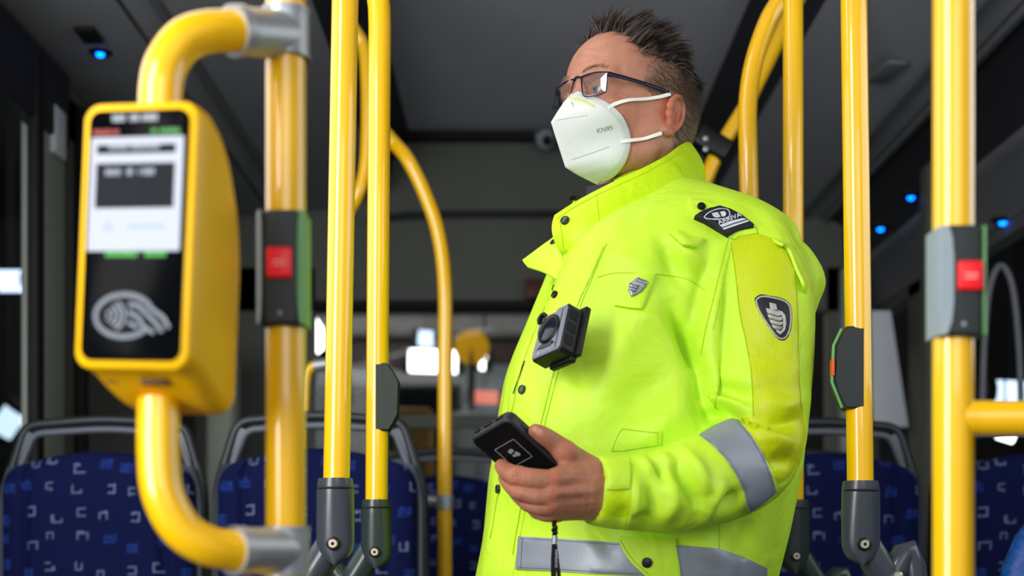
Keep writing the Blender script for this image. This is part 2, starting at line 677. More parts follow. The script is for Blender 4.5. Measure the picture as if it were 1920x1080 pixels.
# rear wall with a wide window
mb = MB()
wz0, wz1 = 1.50, 1.93
mb.box((0.08, YB + 0.03, (2.66 + wz1) / 2), (2.7, 0.05, 2.66 - wz1))
mb.box((0.08, YB + 0.03, 0.6), (2.7, 0.05, 1.2))
mb.box((-1.02, YB + 0.03, 1.6), (0.5, 0.05, 1.0))
mb.box((1.33, YB + 0.03, 1.6), (0.2, 0.05, 1.0))
mb.box((0.08, YB + 0.03, 1.50), (1.9, 0.05, 0.05))
st(mb.build('wall_rear', M['rear'], smooth=False))
st(MB().box((0.1, YB + 0.02, 1.56), (2.1, 0.006, 0.74)).build('window_3', M['window'], smooth=False))
st(MB().box((0.14, YB - 0.03, 2.60), (1.14, 0.05, 0.035), bev=0.01).build('trim_15', M['groove']))
mb = MB()
pa = [W(690, 412, 5.15), W(740, 405, 5.15), W(800, 401, 5.15), W(900, 400, 5.15), W(1100, 400, 5.15), W(1300, 403, 5.15)]
mb.tube([Vector(q) for q in spline(pa, 5)], 0.012, 10)
st(mb.build('trim_16', M['ceil_dark']))
st(MB().box((-0.05, YB - 0.04, 1.945), (1.7, 0.06, 0.03), bev=0.01).build('trim_17', M['groove']))
st(MB().box((0.08, 2.9, -0.02), (2.75, 7.0, 0.04)).build('floor', M['floor'], smooth=False))

# camera dome, notice, small ceiling fittings
cc = empty('security_camera', W(1022, 262, 5.08))
tag(cc, 'small white security camera on the far wall beside the mask', 'camera')
p = cc.location
mb = MB()
mb.lathe([(0.034, 0.02), (0.036, 0.0), (0.034, -0.02), (0.024, -0.035)], p, (0.1, -1, -0.2))
mb.box(p + Vector((-0.012, 0.035, 0.02)), (0.05, 0.06, 0.025), bev=0.006)
mb.build('housing', mat('cctv_white', (150, 155, 160), rough=0.5), cc)
MB().lathe([(0.018, 0.0), (0.02, 0.03), (0.006, 0.046)], p + Vector((0.006, -0.0, -0.006)), (0.1, -1, -0.2)).build('lens', M['black'], cc)
nb = MB().box(W(1003, 542, 5.14), (0.075, 0.02, 0.075), bev=0.006).build('emergency_box', mat('dark_red_box', (92, 24, 22), rough=0.5))
tag(nb, 'dark red box on the far wall just left of the yellow jacket', 'box')


def led(px, py, z, label):
    D = (z - CH) * F / (HZ - py)
    c = W(px, py, D)
    o = empty('ceiling_light', c)
    tag(o, label, 'light', 'small blue ceiling lights')
    MB().lathe([(0.032, 0.012), (0.032, 0.004), (0.024, 0.0), (0.013, 0.0)], c, (0, 0, 1)).build('housing', M['groove'], o)
    MB().lathe([(0.003, -0.009), (0.008, -0.007), (0.0115, 0.0), (0.0115, 0.004)], c, (0, 0, 1), 16).build('lens', M['blue_led'], o)


led(188, 101, 2.296, 'small blue ceiling light above the card reader')
led(1708, 370, 2.12, 'blue ceiling light nearest the yellow pole with the side rail')
led(1651, 429, 2.06, 'lowest small blue ceiling light, beside the slim right pole')
led(1880, 417, 1.93, 'blue ceiling light at the right edge beyond the rail pole')
o = MB().box(W(166, 66, 3.35), (0.05, 0.09, 0.012), bev=0.004).build('ceiling_vent', M['groove'])
tag(o, 'small dark vent in the ceiling above the card reader light', 'vent')
o = MB().box(W(1660, 132, 3.65) + Vector((0, 0, -0.005)), (0.055, 0.16, 0.012), Matrix.Rotation(0.15, 3, 'Z'), 0.004).build('ceiling_label', M['rail'])
tag(o, 'small pale plate on the ceiling between the two right poles', 'plate')

# ------------------------------------------------------------------ outside seen through the windows
dk = mat('depot_dark', (46, 44, 46), rough=0.8, noise_amt=0.5, noise_scale=1.5)
st(MB().box((0, 10.5, 1.6), (12, 0.1, 4.0)).build('wall_depot', dk, smooth=False))
st(MB().box((0, 5.5, 3.62), (12, 12, 0.05)).build('ceiling_depot', dk, smooth=False))
st(MB().box((0, 7.5, -0.3), (12, 6, 0.05)).build('ground_depot', dk, smooth=False))
st(MB().box((-4.2, 5, 1.6), (0.1, 12, 4.0)).build('wall_depot_side', dk, smooth=False))
st(MB().box((4.2, 5, 1.6), (0.1, 12, 4.0)).build('wall_depot_far_side', dk, smooth=False))
lampm = emat('lamp_white', (255, 246, 235), 7.0)
lampd = emat('lamp_pale', (210, 225, 255), 2.6)


def lamp_bar(name, px0, py0, px1, py1, Y, m, label, rad=0.03, cat='lamp'):
    a, b = W(px0, py0, Y), W(px1, py1, Y)
    o = empty(name, (a + b) / 2)
    tag(o, label, cat)
    MB().tube([a, b], rad, 14).build('tube', m, o)
    d = (b - a).normalized()
    MB().tube([a - d * 0.04, a], rad * 1.15, 14).build('end_cap', M['groove'], o)
    MB().tube([b, b + d * 0.04], rad * 1.15, 14).build('end_cap', M['groove'], o)
    mid = (a + b) / 2
    MB().tube([mid, Vector((mid.x, mid.y, 3.6))], 0.004, 8).build('hanger', M['groove'], o)
    return o


lamp_bar('depot_lamp', 572, 596, 612, 656, 6.3, lampm, 'bright lamp outside seen left of the tall grey-socketed pole', 0.045)
lamp_bar('depot_lamp', 785, 634, 815, 636, 8.5, lampd, 'blurred upper white lamp outside the rear window', 0.05)
lamp_bar('depot_lamp', 768, 676, 858, 679, 8.2, lampm, 'long blurred white lamp outside the rear window', 0.07)
lamp_bar('depot_lamp', 902, 676, 912, 678, 8.2, lampm, 'round white lamp outside just left of the yellow jacket', 0.055)
lamp_bar('depot_lamp', 885, 744, 935, 746, 8.0, emat('lamp_pink', (255, 140, 120), 1.2), 'pinkish lamp strip low outside the rear window', 0.04)
lamp_bar('depot_lamp', 0, 527, 45, 527, 6.0, lampd, 'white lamp outside the left window at the picture edge', 0.05)
lamp_bar('depot_lamp', 0, 812, 30, 770, 6.9, emat('lamp_cool', (215, 235, 255), 1.6), 'pale light outside low behind the left seat', 0.06)
lamp_bar('depot_lamp', 1868, 812, 1900, 822, 5.0, lampm, 'bright light spot just under the yellow side rail', 0.02)
lamp_bar('depot_lamp', 1862, 735, 1930, 738, 5.5, lampd, 'pale light outside above the yellow side rail', 0.05)
o = empty('road_sign', (W(884, 650, 7.6).x, 7.6, -0.27))
MB().lathe([(0.0, 0.0), (0.10, 0.005), (0.10, 0.03), (0.0, 0.035)], W(884, 650, 7.6), (0, 1, 0)).build('disc', mat('sign_yellow', (225, 170, 10), rough=0.5, emit=(200, 140, 0), estr=0.45), o)  # disc given a glow of its own so the sign looks brighter
MB().tube([W(884, 650, 7.62), (W(884, 650, 7.62).x, 7.62, -0.27)], 0.02, 12).build('post', M['groove'], o)
tag(o, 'blurred round yellow sign outside the rear window', 'sign')
M['rubber_far'] = mat('tyre_black', (16, 16, 16), rough=0.8)
pb = empty('parked_bus', (W(800, 0, 9.4).x, 9.4, -0.27))
tag(pb, 'blurred pale parked bus outside behind the rear window', 'bus')
MB().box(W(800, 618, 9.4), (2.6, 0.4, 0.16), bev=0.05).build('roof', mat('bus_grey', (150, 146, 146), rough=0.6, noise_amt=0.3), pb)
MB().box(W(800, 716, 9.4), (2.6, 0.4, 0.12), bev=0.04).build('side_panel', mat('bus_white', (165, 165, 170), rough=0.6, noise_amt=0.3), pb)
MB().box(W(800, 668, 9.5), (2.6, 0.3, 0.26)).build('window_band', mat('bus_brown', (70, 48, 40), rough=0.6, noise_amt=0.6, noise_scale=3), pb)
for wx in (-0.75, 0.75):
    MB().lathe([(0.12, -0.1), (0.27, -0.1), (0.27, 0.1), (0.12, 0.1)], Vector((W(800, 0, 9.4).x + wx, 9.35, 0.0)), (0, 1, 0)).build('wheel', M['rubber_far'], pb)
MB().box(Vector((W(800, 0, 9.4).x, 9.4, 0.85)), (2.6, 0.4, 1.5), bev=0.05).build('skirt', mat('bus_skirt', (66, 44, 34), rough=0.6, noise_amt=0.6, noise_scale=4), pb)

for q_, e_ in (((-1.3, 7.4, 2.9), 80), ((1.2, 7.0, 2.9), 50)):  # unseen point lights added to brighten the view through the rear window
    pl_ = bpy.data.lights.new('depot_fill', 'POINT')
    pl_.energy = e_
    pl_.color = (1.0, 0.95, 0.9)
    pl_.shadow_soft_size = 0.3
    po_ = bpy.data.objects.new('depot_fill', pl_)
    COL.objects.link(po_)
    po_.location = q_


def crate(x0, y0, x1, Y, col, label, name='storage_cabinet', cat='cabinet'):
    a_, b_ = W(x0, y0, Y), W(x1, y0, Y)
    hgt = a_.z + 0.27
    o_ = empty(name, ((a_.x + b_.x) / 2, Y, -0.27))
    tag(o_, label, cat)
    mm_ = mat(name + '_paint', col, rough=0.6, noise_amt=0.3, noise_scale=6)
    MB().box(((a_.x + b_.x) / 2, Y, -0.27 + hgt / 2), (b_.x - a_.x, 0.35, hgt), bev=0.02).build('body', mm_, o_)
    MB().box(((a_.x + b_.x) / 2, Y - 0.18, -0.27 + hgt * 0.72), ((b_.x - a_.x) * 0.8, 0.02, hgt * 0.36), bev=0.006).build('door', mm_, o_)


crate(745, 770, 812, 6.9, (176, 122, 20), 'yellowish brown cabinet outside, low behind the far yellow pole')
crate(850, 778, 905, 7.1, (170, 172, 176), 'pale cabinet outside between the far yellow pole and the phone')
crate(868, 690, 960, 8.9, (118, 126, 132), 'grey tall cabinet outside just left of the jacket')

# ------------------------------------------------------------------ seats
RNG = np.random.RandomState(11)


def seat_pattern(X, Z):
    """dark blue cloth with scattered pale brackets and faint dotted squares"""
    base = np.tile(np.array(lin((8, 18, 68))), (len(X), 1))
    pale = np.array(lin((116, 132, 166)))
    mid = np.array(lin((34, 66, 150)))
    r = np.random.RandomState(5)
    cell = 0.058
    for i in range(-6, 7):
        for j in range(-10, 7):
            q = r.rand(6)
            cx = (i + 0.25 + 0.5 * q[0]) * cell
            cz = (j + 0.25 + 0.5 * q[1]) * cell
            k = int(q[2] * 4)
            if q[3] < 0.66:
                hw, hh, t = 0.008 + 0.005 * q[4], 0.008 + 0.004 * q[5], 0.0034
                dx, dz = X - cx, Z - cz
                ins = (abs(dx) < hw) & (abs(dz) < hh)
                inn = (abs(dx) < hw - t) & (abs(dz) < hh - t)
                op = [dx > hw - t - 1e-4, dx < -hw + t, dz > hh - t, dz < -hh + t][k]
                m = ins & ~inn & ~(op & (abs(dz) < hh - t if k < 2 else abs(dx) < hw - t))
                if q[4] > 0.5:
                    m &= ~((dx > 0.002) & (dz > 0) & (k != 3))
                base[m] = pale * (0.7 + 0.5 * q[5])
            else:
                dx, dz = X - cx, Z - cz
                m = (abs(dx) < 0.014) & (abs(dz) < 0.011) & ((np.floor(X / 0.0048) + np.floor(Z / 0.0048)) % 2 == 0)
                base[m] = mid
    return base


M['cloth'] = mat('seat_cloth_pattern', (14, 30, 96), rough=0.85, attr='Col', bump=0.3, bump_scale=900, noise_amt=0.15, noise_scale=300, spec=0.2)


def cushion_mesh(name, w, h, t, res=0.0032, bulge=0.018, top_curve=0.03, rc=0.07):
    """rounded upright pad, origin at its bottom centre, front toward -Y"""
    nu, nv = int(w / res), int(h / res)
    U, Vv = np.meshgrid(np.linspace(-1, 1, nu), np.linspace(0, 1, nv), indexing='ij')
    z = Vv * h
    # width narrows in rounded upper corners
    d = np.clip((z - (h - rc)) / rc, 0, 1)
    half = w / 2 - rc * 0.75 * (1 - np.sqrt(np.clip(1 - d ** 2.2, 0, 1)))
    x = U * half
    z = z - top_curve * (U ** 2) * Vv ** 3
    ed = np.minimum(1 - np.abs(U) ** 6, 1 - np.abs(Vv * 2 - 1) ** 10)
    y = -t / 2 * np.sqrt(np.clip(ed, 0, 1)) - bulge * (1 - U ** 2) * np.sin(PI * Vv) * 0.5
    y = y + 0.012 * np.exp(-((np.abs(U) - 0.72) / 0.05) ** 2)
    yb = t / 2 * np.sqrt(np.clip(ed, 0, 1))
    A = np.stack([x, y, z], -1).reshape(-1, 3)
    B = np.stack([x, yb, z], -1).reshape(-1, 3)
    idx = np.arange(nu * nv).reshape(nu, nv)
    q = np.stack([idx[:-1, :-1], idx[1:, :-1], idx[1:, 1:], idx[:-1, 1:]], -1).reshape(-1, 4)
    Q = np.concatenate([q, q[:, ::-1] + nu * nv])
    V = np.concatenate([A, B])
    me = np_mesh(name, V, Q)
    Cc = seat_pattern(V[:, 0], V[:, 2] - h)
    set_color(me, Cc)
    return me


SEAT_BACK = cushion_mesh('backrest', 0.43, 0.62, 0.07)
SEAT_PAD = cushion_mesh('seat_pad', 0.43, 0.42, 0.07, res=0.006)


def make_seat(label):
    """seat facing -Y, origin on the floor; backrest top at 1.22"""
    r = empty('bus_seat', (0, 0, 0))
    tag(r, label, 'seat', 'blue patterned bus seats')
    b = link('backrest', SEAT_BACK, None, r)
    if not SEAT_BACK.materials:
        SEAT_BACK.materials.append(M['cloth'])
        SEAT_PAD.materials.append(M['cloth'])
    b.location = (0, 0, 0.60)
    s = link('seat_pad', SEAT_PAD, None, r)
    s.location = (0, -0.02, 0.50)
    s.rotation_euler = (math.radians(86), 0, 0)
    # shell behind the backrest
    mb = MB()
    n = 14
    rings = []
    for k in range(n + 1):
        v = k / n
        z = 0.50 + v * 0.715
        wv = 0.228 - 0.02 * max(0, (v - 0.85) / 0.15) ** 2
        row = []
        for j in range(17):
            u = -1 + j / 8
            row.append(Vector((u * wv, 0.05 + 0.025 * (1 - u * u) - 0.045 * abs(u) ** 8, z - 0.03 * u * u * v ** 3)))
        for j in range(16, -1, -1):
            u = -1 + j / 8
            row.append(Vector((u * (wv + 0.004), 0.062 + 0.028 * (1 - u * u) - 0.045 * abs(u) ** 8, z - 0.03 * u * u * v ** 3)))
        rings.append(row)
    mb.rings(rings)
    mb.build('shell', M['seatshell'], r, angle=50)
    # grab frame over the top
    pts = fillet([(-0.232, 0.045, 0.9), (-0.226, 0.045, 1.14), (-0.182, 0.05, 1.283), (0.0, 0.052, 1.298), (0.182, 0.05, 1.283), (0.226, 0.045, 1.14), (0.232, 0.045, 0.9)],
                 [0.2, 0.045, 0.8, 0.045, 0.2], 7)
    MB().tube(pts, 0.0115, 14).build('grab_frame', M['seatframe'], r)
    pts = fillet([(-0.200, 0.045, 1.17), (-0.164, 0.05, 1.264), (0.0, 0.052, 1.276), (0.164, 0.05, 1.264), (0.200, 0.045, 1.17)], [0.035, 0.8, 0.035], 7)
    MB().tube(pts, 0.0085, 12).build('inner_rim', M['seatshell'], r)
    for sx in (-1, 1):
        mb = MB()
        mb.add([Vector((sx * x, y, z)) for y in (0.042, 0.054) for x, z in ((0.222, 1.165), (0.182, 1.272), (0.160, 1.262), (0.197, 1.17))],
               [(0, 1, 2, 3), (7, 6, 5, 4), (0, 4, 5, 1), (1, 5, 6, 2), (2, 6, 7, 3), (3, 7, 4, 0)])
        mb.build('frame_web', M['seatshell'], r, smooth=False)
    MB().box((0, -0.2, 0.44), (0.42, 0.42, 0.05), bev=0.015).build('pan', M['seatshell'], r)
    MB().tube([(0, -0.12, 0.0), (0, -0.12, 0.42)], 0.035, 16).build('leg', M['seatframe'], r)
    return r


spots = [(-0.93, 3.0, 'blue patterned bus seat at the far left, below the card reader'),
         (-0.424, 2.9, 'blue patterned bus seat behind the card reader pole and the two slim poles'),
         (-0.20, 3.95, 'small distant blue seat between the far yellow pole and the phone'),
         (0.715, 3.05, 'blue patterned bus seat right of the elbow, behind the socketed poles'),
         (1.205, 3.05, 'blue patterned bus seat right of the pole with the side rail'),
         (0.90, 4.05, 'second-row seat frame seen through the grab frame right of the elbow')]
proto = make_seat(spots[0][2])
for i, (x, y, lb) in enumerate(spots):
    o = proto if i == 0 else copy_tree(proto)
    o.location = (x, y, 0.0)
    o['label'] = lb
# bright blue plastic-backed seat cut by the right edge
sb = empty('bus_seat', (0.93, 1.95, 0))
tag(sb, 'bright blue seat back cut off by the right picture edge', 'seat')
mb = MB()
rings = []
for k in range(15):
    v = k / 14
    z = 0.45 + 0.665 * v
    wv = 0.222 * (1 - 0.55 * max(0, (v - 0.72) / 0.28) ** 2.2)
    rings.append([Vector((0.945 + wv * math.copysign(abs(math.cos(a)) ** 0.5, math.cos(a)), 1.98 + 0.035 * math.copysign(abs(math.sin(a)) ** 0.7, math.sin(a)), z)) for a in [2 * PI * q / 32 for q in range(32)]])
mb.rings(rings)
mb.build('backrest', mat('bright_blue_cloth', (20, 92, 190), rough=0.5, noise_amt=0.6, noise_scale=90), sb)
MB().box((0.945, 1.8, 0.43), (0.43, 0.4, 0.07), bev=0.02).build('seat_pad', bpy.data.materials['bright_blue_cloth'], sb)
MB().tube([(0.945, 1.8, 0), (0.945, 1.8, 0.4)], 0.035, 16).build('leg', M['seatframe'], sb)
o = MB().tube([Vector(q) for q in spline([W(1842, 770, 3.6), W(1846, 640, 3.6), W(1856, 540, 3.6), W(1876, 498, 3.6), W(1898, 535, 3.6), W(1910, 640, 3.6), W(1915, 770, 3.6)], 6)], 0.009, 12).build('grab_loop', M['rail'])
tag(o, 'thin grey hoop handle behind the pole with the side rail', 'handle')

# ------------------------------------------------------------------ poles
R = 0.0175


def pole(label, pts, rad=R, cat='pole', name='grab_pole', group=None):
    o = empty(name, pts[0])
    tag(o, label, cat, group)
    MB().tube(pts, rad, 40).build('tube', M['yellow'], o)
    return o


def socket(par, cx, y0, y1, D, halfw, m, dirx):
    """plastic shoe the pole stands in, with a screw and a hinged arm"""
    top = W(cx, y0, D)
    bot = W(cx, y1, D)
    h = top.z - bot.z
    w = halfw / F * D
    mb = MB()
    rings = []
    for k in range(15):
        v = k / 14
        z = top.z - h * v
        s = 1.0 - 0.06 * max(0, 1 - v * 9) if v < 0.12 else 1.0
        e = max(0, (v - 0.72) / 0.28)
        sx = s * math.sqrt(max(0.02, 1 - e ** 2.4)) if e > 0 else s
        sx *= (1.0 + 0.03 * math.sin(PI * v))
        sy = s * (1 - 0.35 * v)
        rings.append([Vector((top.x + w * sx * math.cos(a), D + w * 0.95 * sy * math.sin(a), z)) for a in [2 * PI * q / 36 for q in range(36)]])
    mb.rings(rings)
    sh = mb.build('socket', m, par)
    MB().lathe([(w * 0.965, 0.0), (w * 1.0, 0.001), (w * 1.0, 0.002), (w * 0.965, 0.003)], (top.x, D, top.z - h * 0.13), seg=36).build('groove', M['groove'], sh)
    sc = Vector((top.x - 0.02 * w, D - w * 0.74, top.z - h * 0.76))
    MB().lathe([(0.0088, 0.0), (0.0088, 0.006), (0.007, 0.008)], sc + Vector((0, 0.004, 0)), (0, -1, 0)).build('washer', M['black'], sh)
    mb = MB()
    mb.lathe([(0.0062, 0.0), (0.0062, 0.0045), (0.005, 0.006), (0.0024, 0.006), (0.0022, 0.003)], sc, (0, -1, 0.0))
    mb.build('screw', M['screw'], sh)
    a = W(cx + dirx * 6, y1 - 40, D + 0.01)
    b = W(cx + dirx * 50, y1 + 28, D + 0.015)
    c = W(cx + dirx * 105, y1 + 85, D + 0.02)
    dd = Vector((c.x, D + 0.02, 0.0))
    MB().tube([Vector(q) for q in spline([a, b, c, dd], 6)], [0.021] * 7 + [0.017] * 12, 20).build('hinge_arm', m, par)
    sc2 = W(cx + dirx * 68, y1 + 22, D - 0.004)
    MB().lathe([(0.006, 0), (0.006, 0.008), (0.004, 0.01)], sc2, (0, -1, 0)).build('screw', M['screw'], sh)


# the pole that carries the card reader
D1 = 1.18
ptA, ptB = W(537, -2400, D1), W(534.5, 3148, D1)
p1 = pole('yellow pole holding the card reader, with a red stop button', [ptB, ptA])
for py in (66, 1033):
    c = W(536, py, D1)
    mb = MB()
    mb.tube([c + Vector((0, 0, -0.0215)), c + Vector((0, 0, 0.0215))], 0.0205, 32)
    mb.tube([c + Vector((0.0, 0, -0.0215)), c + Vector((0, 0, -0.0185))], 0.0215, 32)
    mb.tube([c + Vector((0.0, 0, 0.0185)), c + Vector((0, 0, 0.0215))], 0.0215, 32)
    mb.tube([c, W(440, py - (8 if py < 500 else 0), D1 - 0.06)], 0.0202, 32)
    mb.tube([W(455, py - (8 if py < 500 else 0), D1 - 0.054), W(436, py - (8 if py < 500 else 0), D1 - 0.062)], 0.0212, 32)
    mb.build('clamp', M['silver'], p1)


def stop_box(par, cx, y0, y1, D, w, cheeks=(0.1, 0.1)):
    """stop button housing wrapped round a pole, button facing the camera side"""
    top, bot = W(cx, y0, D), W(cx, y1, D)
    h = top.z - bot.z
    c = (top + bot) / 2
    mb = MB()
    rings = []
    for k, (v, s) in enumerate([(0, .86), (0.03, 1.0), (0.2, 1.03), (0.5, 1.06), (0.8, 1.03), (0.97, 1.0), (1, .86)]):
        z = bot.z + h * v
        rings.append([Vector((c.x + x * s, D + y * s - 0.004, z)) for x, y in rrect(w, w * 1.12, w * 0.22, 5)])
    mb.rings(rings)
    bx = mb.build('button_housing', M['box'], par)
    for sx, m, fr in ((-1, M['boxgrey'], cheeks[0]), (1, M['boxgreen'], cheeks[1])):
        mb = MB()
        rr = []
        for v, s in [(0.01, 0.35), (0.12, 0.8), (0.3, 1.0), (0.7, 1.0), (0.88, 0.85), (0.99, 0.5)]:
            z = bot.z + h * v
            xo = c.x + sx * w * 0.565
            xi = c.x + sx * w * (0.5 - fr * s)
            yf = D - w * 0.60 - 0.0045
            rr.append([Vector((xo, D + w * 0.4, z)), Vector((xo, yf + 0.006, z)), Vector((xo - sx * 0.002, yf + 0.002, z)), Vector((xi, yf - 0.0005, z)), Vector((xi, yf + 0.004, z)), Vector((xo - sx * 0.003, D + w * 0.4, z))])
        mb.rings(rr)
        mb.build('side_cheek', m, bx, angle=30)
    bz = c.z + h * 0.03
    q = Vector((c.x + (0.004 if cheeks[0] > 0.2 else 0.0), D - w * 0.56 - 0.0075, bz))
    mb = MB().box(q, (w * 0.58, 0.006, h * 0.26), bev=0.002)
    b = mb.build('stop_button', M['red'], bx)
    mb = MB()
    for dz in (-0.0025, 0.001):
        mb.box(q + Vector((0, -0.0033, dz)), (w * 0.3, 0.0006, 0.0012))
    mb.build('button_mark', M['redmark'], b, smooth=False)
    MB().lathe([(0.0022, 0), (0.0022, 0.002), (0.001, 0.003)], Vector((c.x, D - w * 0.55 - 0.003, bot.z + h * 0.10)), (0, -1, 0)).build('screw', M['boxgrey'], bx)


stop_box(p1, 534, 405, 617, D1, 0.0370, (0.08, 0.09))

# card reader
vy = math.radians(13)
Ur = Vector((math.cos(vy), -math.sin(vy), 0))     # reader right
Nr = Vector((-math.sin(vy), -math.cos(vy), 0))    # outward
roll = math.radians(2.6)
Vr = Vector((0, 0, 1))
Ur, Vr = (Ur * math.cos(roll) - Vr * math.sin(roll)), (Vr * math.cos(roll) + Ur * math.sin(roll))
Or = W(256, 443, 1.045)
rd = empty('card_reader', Or)
tag(rd, 'yellow card reader with a lit screen and contactless symbol on curved yellow pipes', 'card reader')
LR = lambda x, y, n: Or + Ur * x + Vr * y + Nr * n
W2, H2 = 0.0985, 0.2085


def rr_ring(w, h, r, cx, cy, n):
    return [LR(x, y, n) for x, y in rrect(w, h, r, 7, cx, cy)]


mb = MB()
mb.rings([rr_ring(W2 - 0.004, H2 - 0.004, 0.012, 0, 0, 0.002), rr_ring(W2, H2, 0.0135, 0, 0, -0.001), rr_ring(W2 + 0.001, H2 + 0.001, 0.014, 0, 0, -0.010),
          ] + [rr_ring(w_, t_ - b_, 0.016, 0.001, (t_ + b_) / 2, n_) for n_, w_, t_, b_ in
               spline([(-0.022, W2 + 0.001, 0.1045, -0.110), (-0.045, W2 - 0.002, 0.094, -0.121), (-0.065, W2 - 0.004, 0.072, -0.128), (-0.085, W2 - 0.008, 0.036, -0.131), (-0.099, W2 - 0.016, -0.004, -0.127), (-0.106, W2 - 0.034, -0.030, -0.108)], 4)])
mb.build('housing', M['yellow_plastic'], rd, angle=60)
mb = MB()
mb.rings([rr_ring(0.0855, 0.1955, 0.0095, 0.0, 0.0, 0.0015), rr_ring(0.0855, 0.1955, 0.0095, 0.0, 0.0, 0.0036), rr_ring(0.0835, 0.1935, 0.009, 0.0, 0.0, 0.0042)])
gp = mb.build('glass_panel', M['glassblack'], rd)
for x, y, w, h in ((-0.028, -0.1105, 0.016, 0.004), (0.010, -0.1105, 0.022, 0.005)):
    MB().box(LR(x, y - 0.0005 + (0.001 if x < 0 else -0.0005), -0.022 if x > 0 else -0.03), (w, 0.012, h), bev=0.001).build('slot', mat('slot_brown', (90, 55, 5), rough=0.6), rd)


def panel(name, x0, y0, x1, y1, n, m, par):
    """flat rectangle on the reader front, in the reader's own metres"""
    mb = MB()
    mb.add([LR(x0, y0, n), LR(x1, y0, n), LR(x1, y1, n), LR(x0, y1, n)], [(0, 1, 2, 3)])
    return mb.build(name, m, par, smooth=False)


scr_w = emat('screen_white', (222, 230, 248), 0.95)
scr_d = mat('screen_dark', (8, 9, 12), rough=0.4, spec=0.05, emit=(28, 33, 44), estr=0.7)
sc_ = panel('screen', -0.0400, -0.0125, 0.0395, 0.0765, 0.0046, scr_w, rd)
panel('screen_field', -0.0345, 0.0635, 0.0330, 0.0705, 0.0049, scr_d, sc_)
panel('screen_field', -0.0345, 0.0210, 0.0330, 0.0560, 0.0049, scr_d, sc_)
tx = emat('screen_text', (190, 200, 220), 0.8)
rs = random.Random(3)


def words(name, x0, x1, y, h, m, par, n=0.0052):
    mb = MB()
    x = x0
    while x < x1:
        wd = rs.uniform(0.0012, 0.0022)
        if rs.random() > 0.16:
            mb.add([LR(x, y, n), LR(x + wd, y, n), LR(x + wd, y + h * rs.uniform(.7, 1), n), LR(x, y + h, n)], [(0, 1, 2, 3)])
        x += wd + 0.0006
    return mb.build(name, m, par, smooth=False)


words('screen_text', -0.024, 0.018, 0.0665, 0.0042, tx, sc_)
words('screen_text', -0.026, 0.016, 0.0465, 0.0055, tx, sc_)
words('status_text', -0.038, -0.016, 0.0785, 0.0042, emat('text_red', (235, 60, 30), 0.8), gp)
words('status_text', 0.012, 0.036, 0.0785, 0.0042, emat('text_green', (70, 220, 60), 0.7), gp)
words('status_text', -0.023, 0.005, -0.0170, 0.0038, emat('text_green_low', (60, 235, 40), 0.9), gp)
words('status_text', 0.011, 0.028, -0.0170, 0.0038, bpy.data.materials['text_green_low'], gp)
words('brand_text', -0.022, 0.016, 0.0885, 0.006, mat('brand_grey', (150, 156, 165), rough=0.5), gp)
mb = MB()
mb.add([LR(-0.028, 0.0035, 0.005), LR(-0.0165, 0.0035, 0.005), LR(-0.022, 0.0125, 0.005)], [(0, 1, 2)])
mb.add([LR(-0.006, 0.0045, 0.005), LR(0.026, 0.0045, 0.005), LR(0.026, 0.0085, 0.005), LR(-0.006, 0.0085, 0.005)], [(0, 1, 2, 3)])
mb.build('screen_icon', emat('screen_pale_blue', (196, 214, 246), 0.95), sc_, smooth=False)
sym = mat('symbol_grey', (128, 134, 144), rough=0.5, spec=0.1)


def stroke(pts, w, mb, n=0.0047):
    for i in range(len(pts) - 1):
        a, b = pts[i], pts[i + 1]
        d = Vector((b[0] - a[0], b[1] - a[1]))
        if d.length < 1e-7:
            continue
        d.normalize()
        o = Vector((-d.y, d.x)) * w / 2
        e = d * w * 0.12
        mb.add([LR(a[0] + o.x - e.x, a[1] + o.y - e.y, n), LR(a[0] - o.x - e.x, a[1] - o.y - e.y, n), LR(b[0] - o.x + e.x, b[1] - o.y + e.y, n), LR(b[0] + o.x + e.x, b[1] + o.y + e.y, n)], [(0, 1, 2, 3)])


mb = MB()
cx, cy = -0.0055, -0.063
el = [(cx + 0.0245 * math.cos(math.radians(a)), cy + 0.0165 * math.sin(math.radians(a))) for a in range(22, 322, 6)]
stroke(el, 0.0038, mb)
for k, r in enumerate((0.0045, 0.0085, 0.0125, 0.0165)):
    ar = [(cx - 0.0185 + r * 1.15 * math.cos(math.radians(a)), cy + r * math.sin(math.radians(a)) * 0.85) for a in range(-48, 49, 8)]
    stroke(ar, 0.0026, mb)
stroke([(cx + 0.004, cy + 0.009), (cx + 0.012, cy + 0.008), (cx + 0.02, cy + 0.001), (cx + 0.028, cy - 0.006), (cx + 0.033, cy - 0.012)], 0.0030, mb)
stroke([(cx + 0.004, cy + 0.003), (cx + 0.012, cy - 0.001), (cx + 0.018, cy - 0.009), (cx + 0.026, cy - 0.013)], 0.0030, mb)
stroke([(cx + 0.0225, cy + 0.0062), (cx + 0.034, cy - 0.0015), (cx + 0.0385, cy - 0.009)], 0.0030, mb)
stroke([(cx + 0.004, cy - 0.005), (cx + 0.012, cy - 0.009)], 0.0028, mb)
mb.build('contactless_symbol', sym, gp, smooth=False)
# curved pipes
up = [Vector(q) for q in spline([W(300, 230, 1.085), W(302, 165, 1.083), W(313, 118, 1.086), (W(345, 76, 1.092)), W(390, 60, 1.103), W(446, 58, 1.120)], 8)]
MB().tube(up, 0.0172, 32).build('upper_pipe', M['yellow'], rd)
dn = [Vector(q) for q in spline([W(297, 750, 1.095), W(297, 850, 1.09), W(305, 925, 1.088), W(337, 988, 1.092), W(386, 1022, 1.102), W(445, 1034, 1.120)], 8)]
MB().tube(dn, 0.0172, 32).build('lower_pipe', M['yellow'], rd)

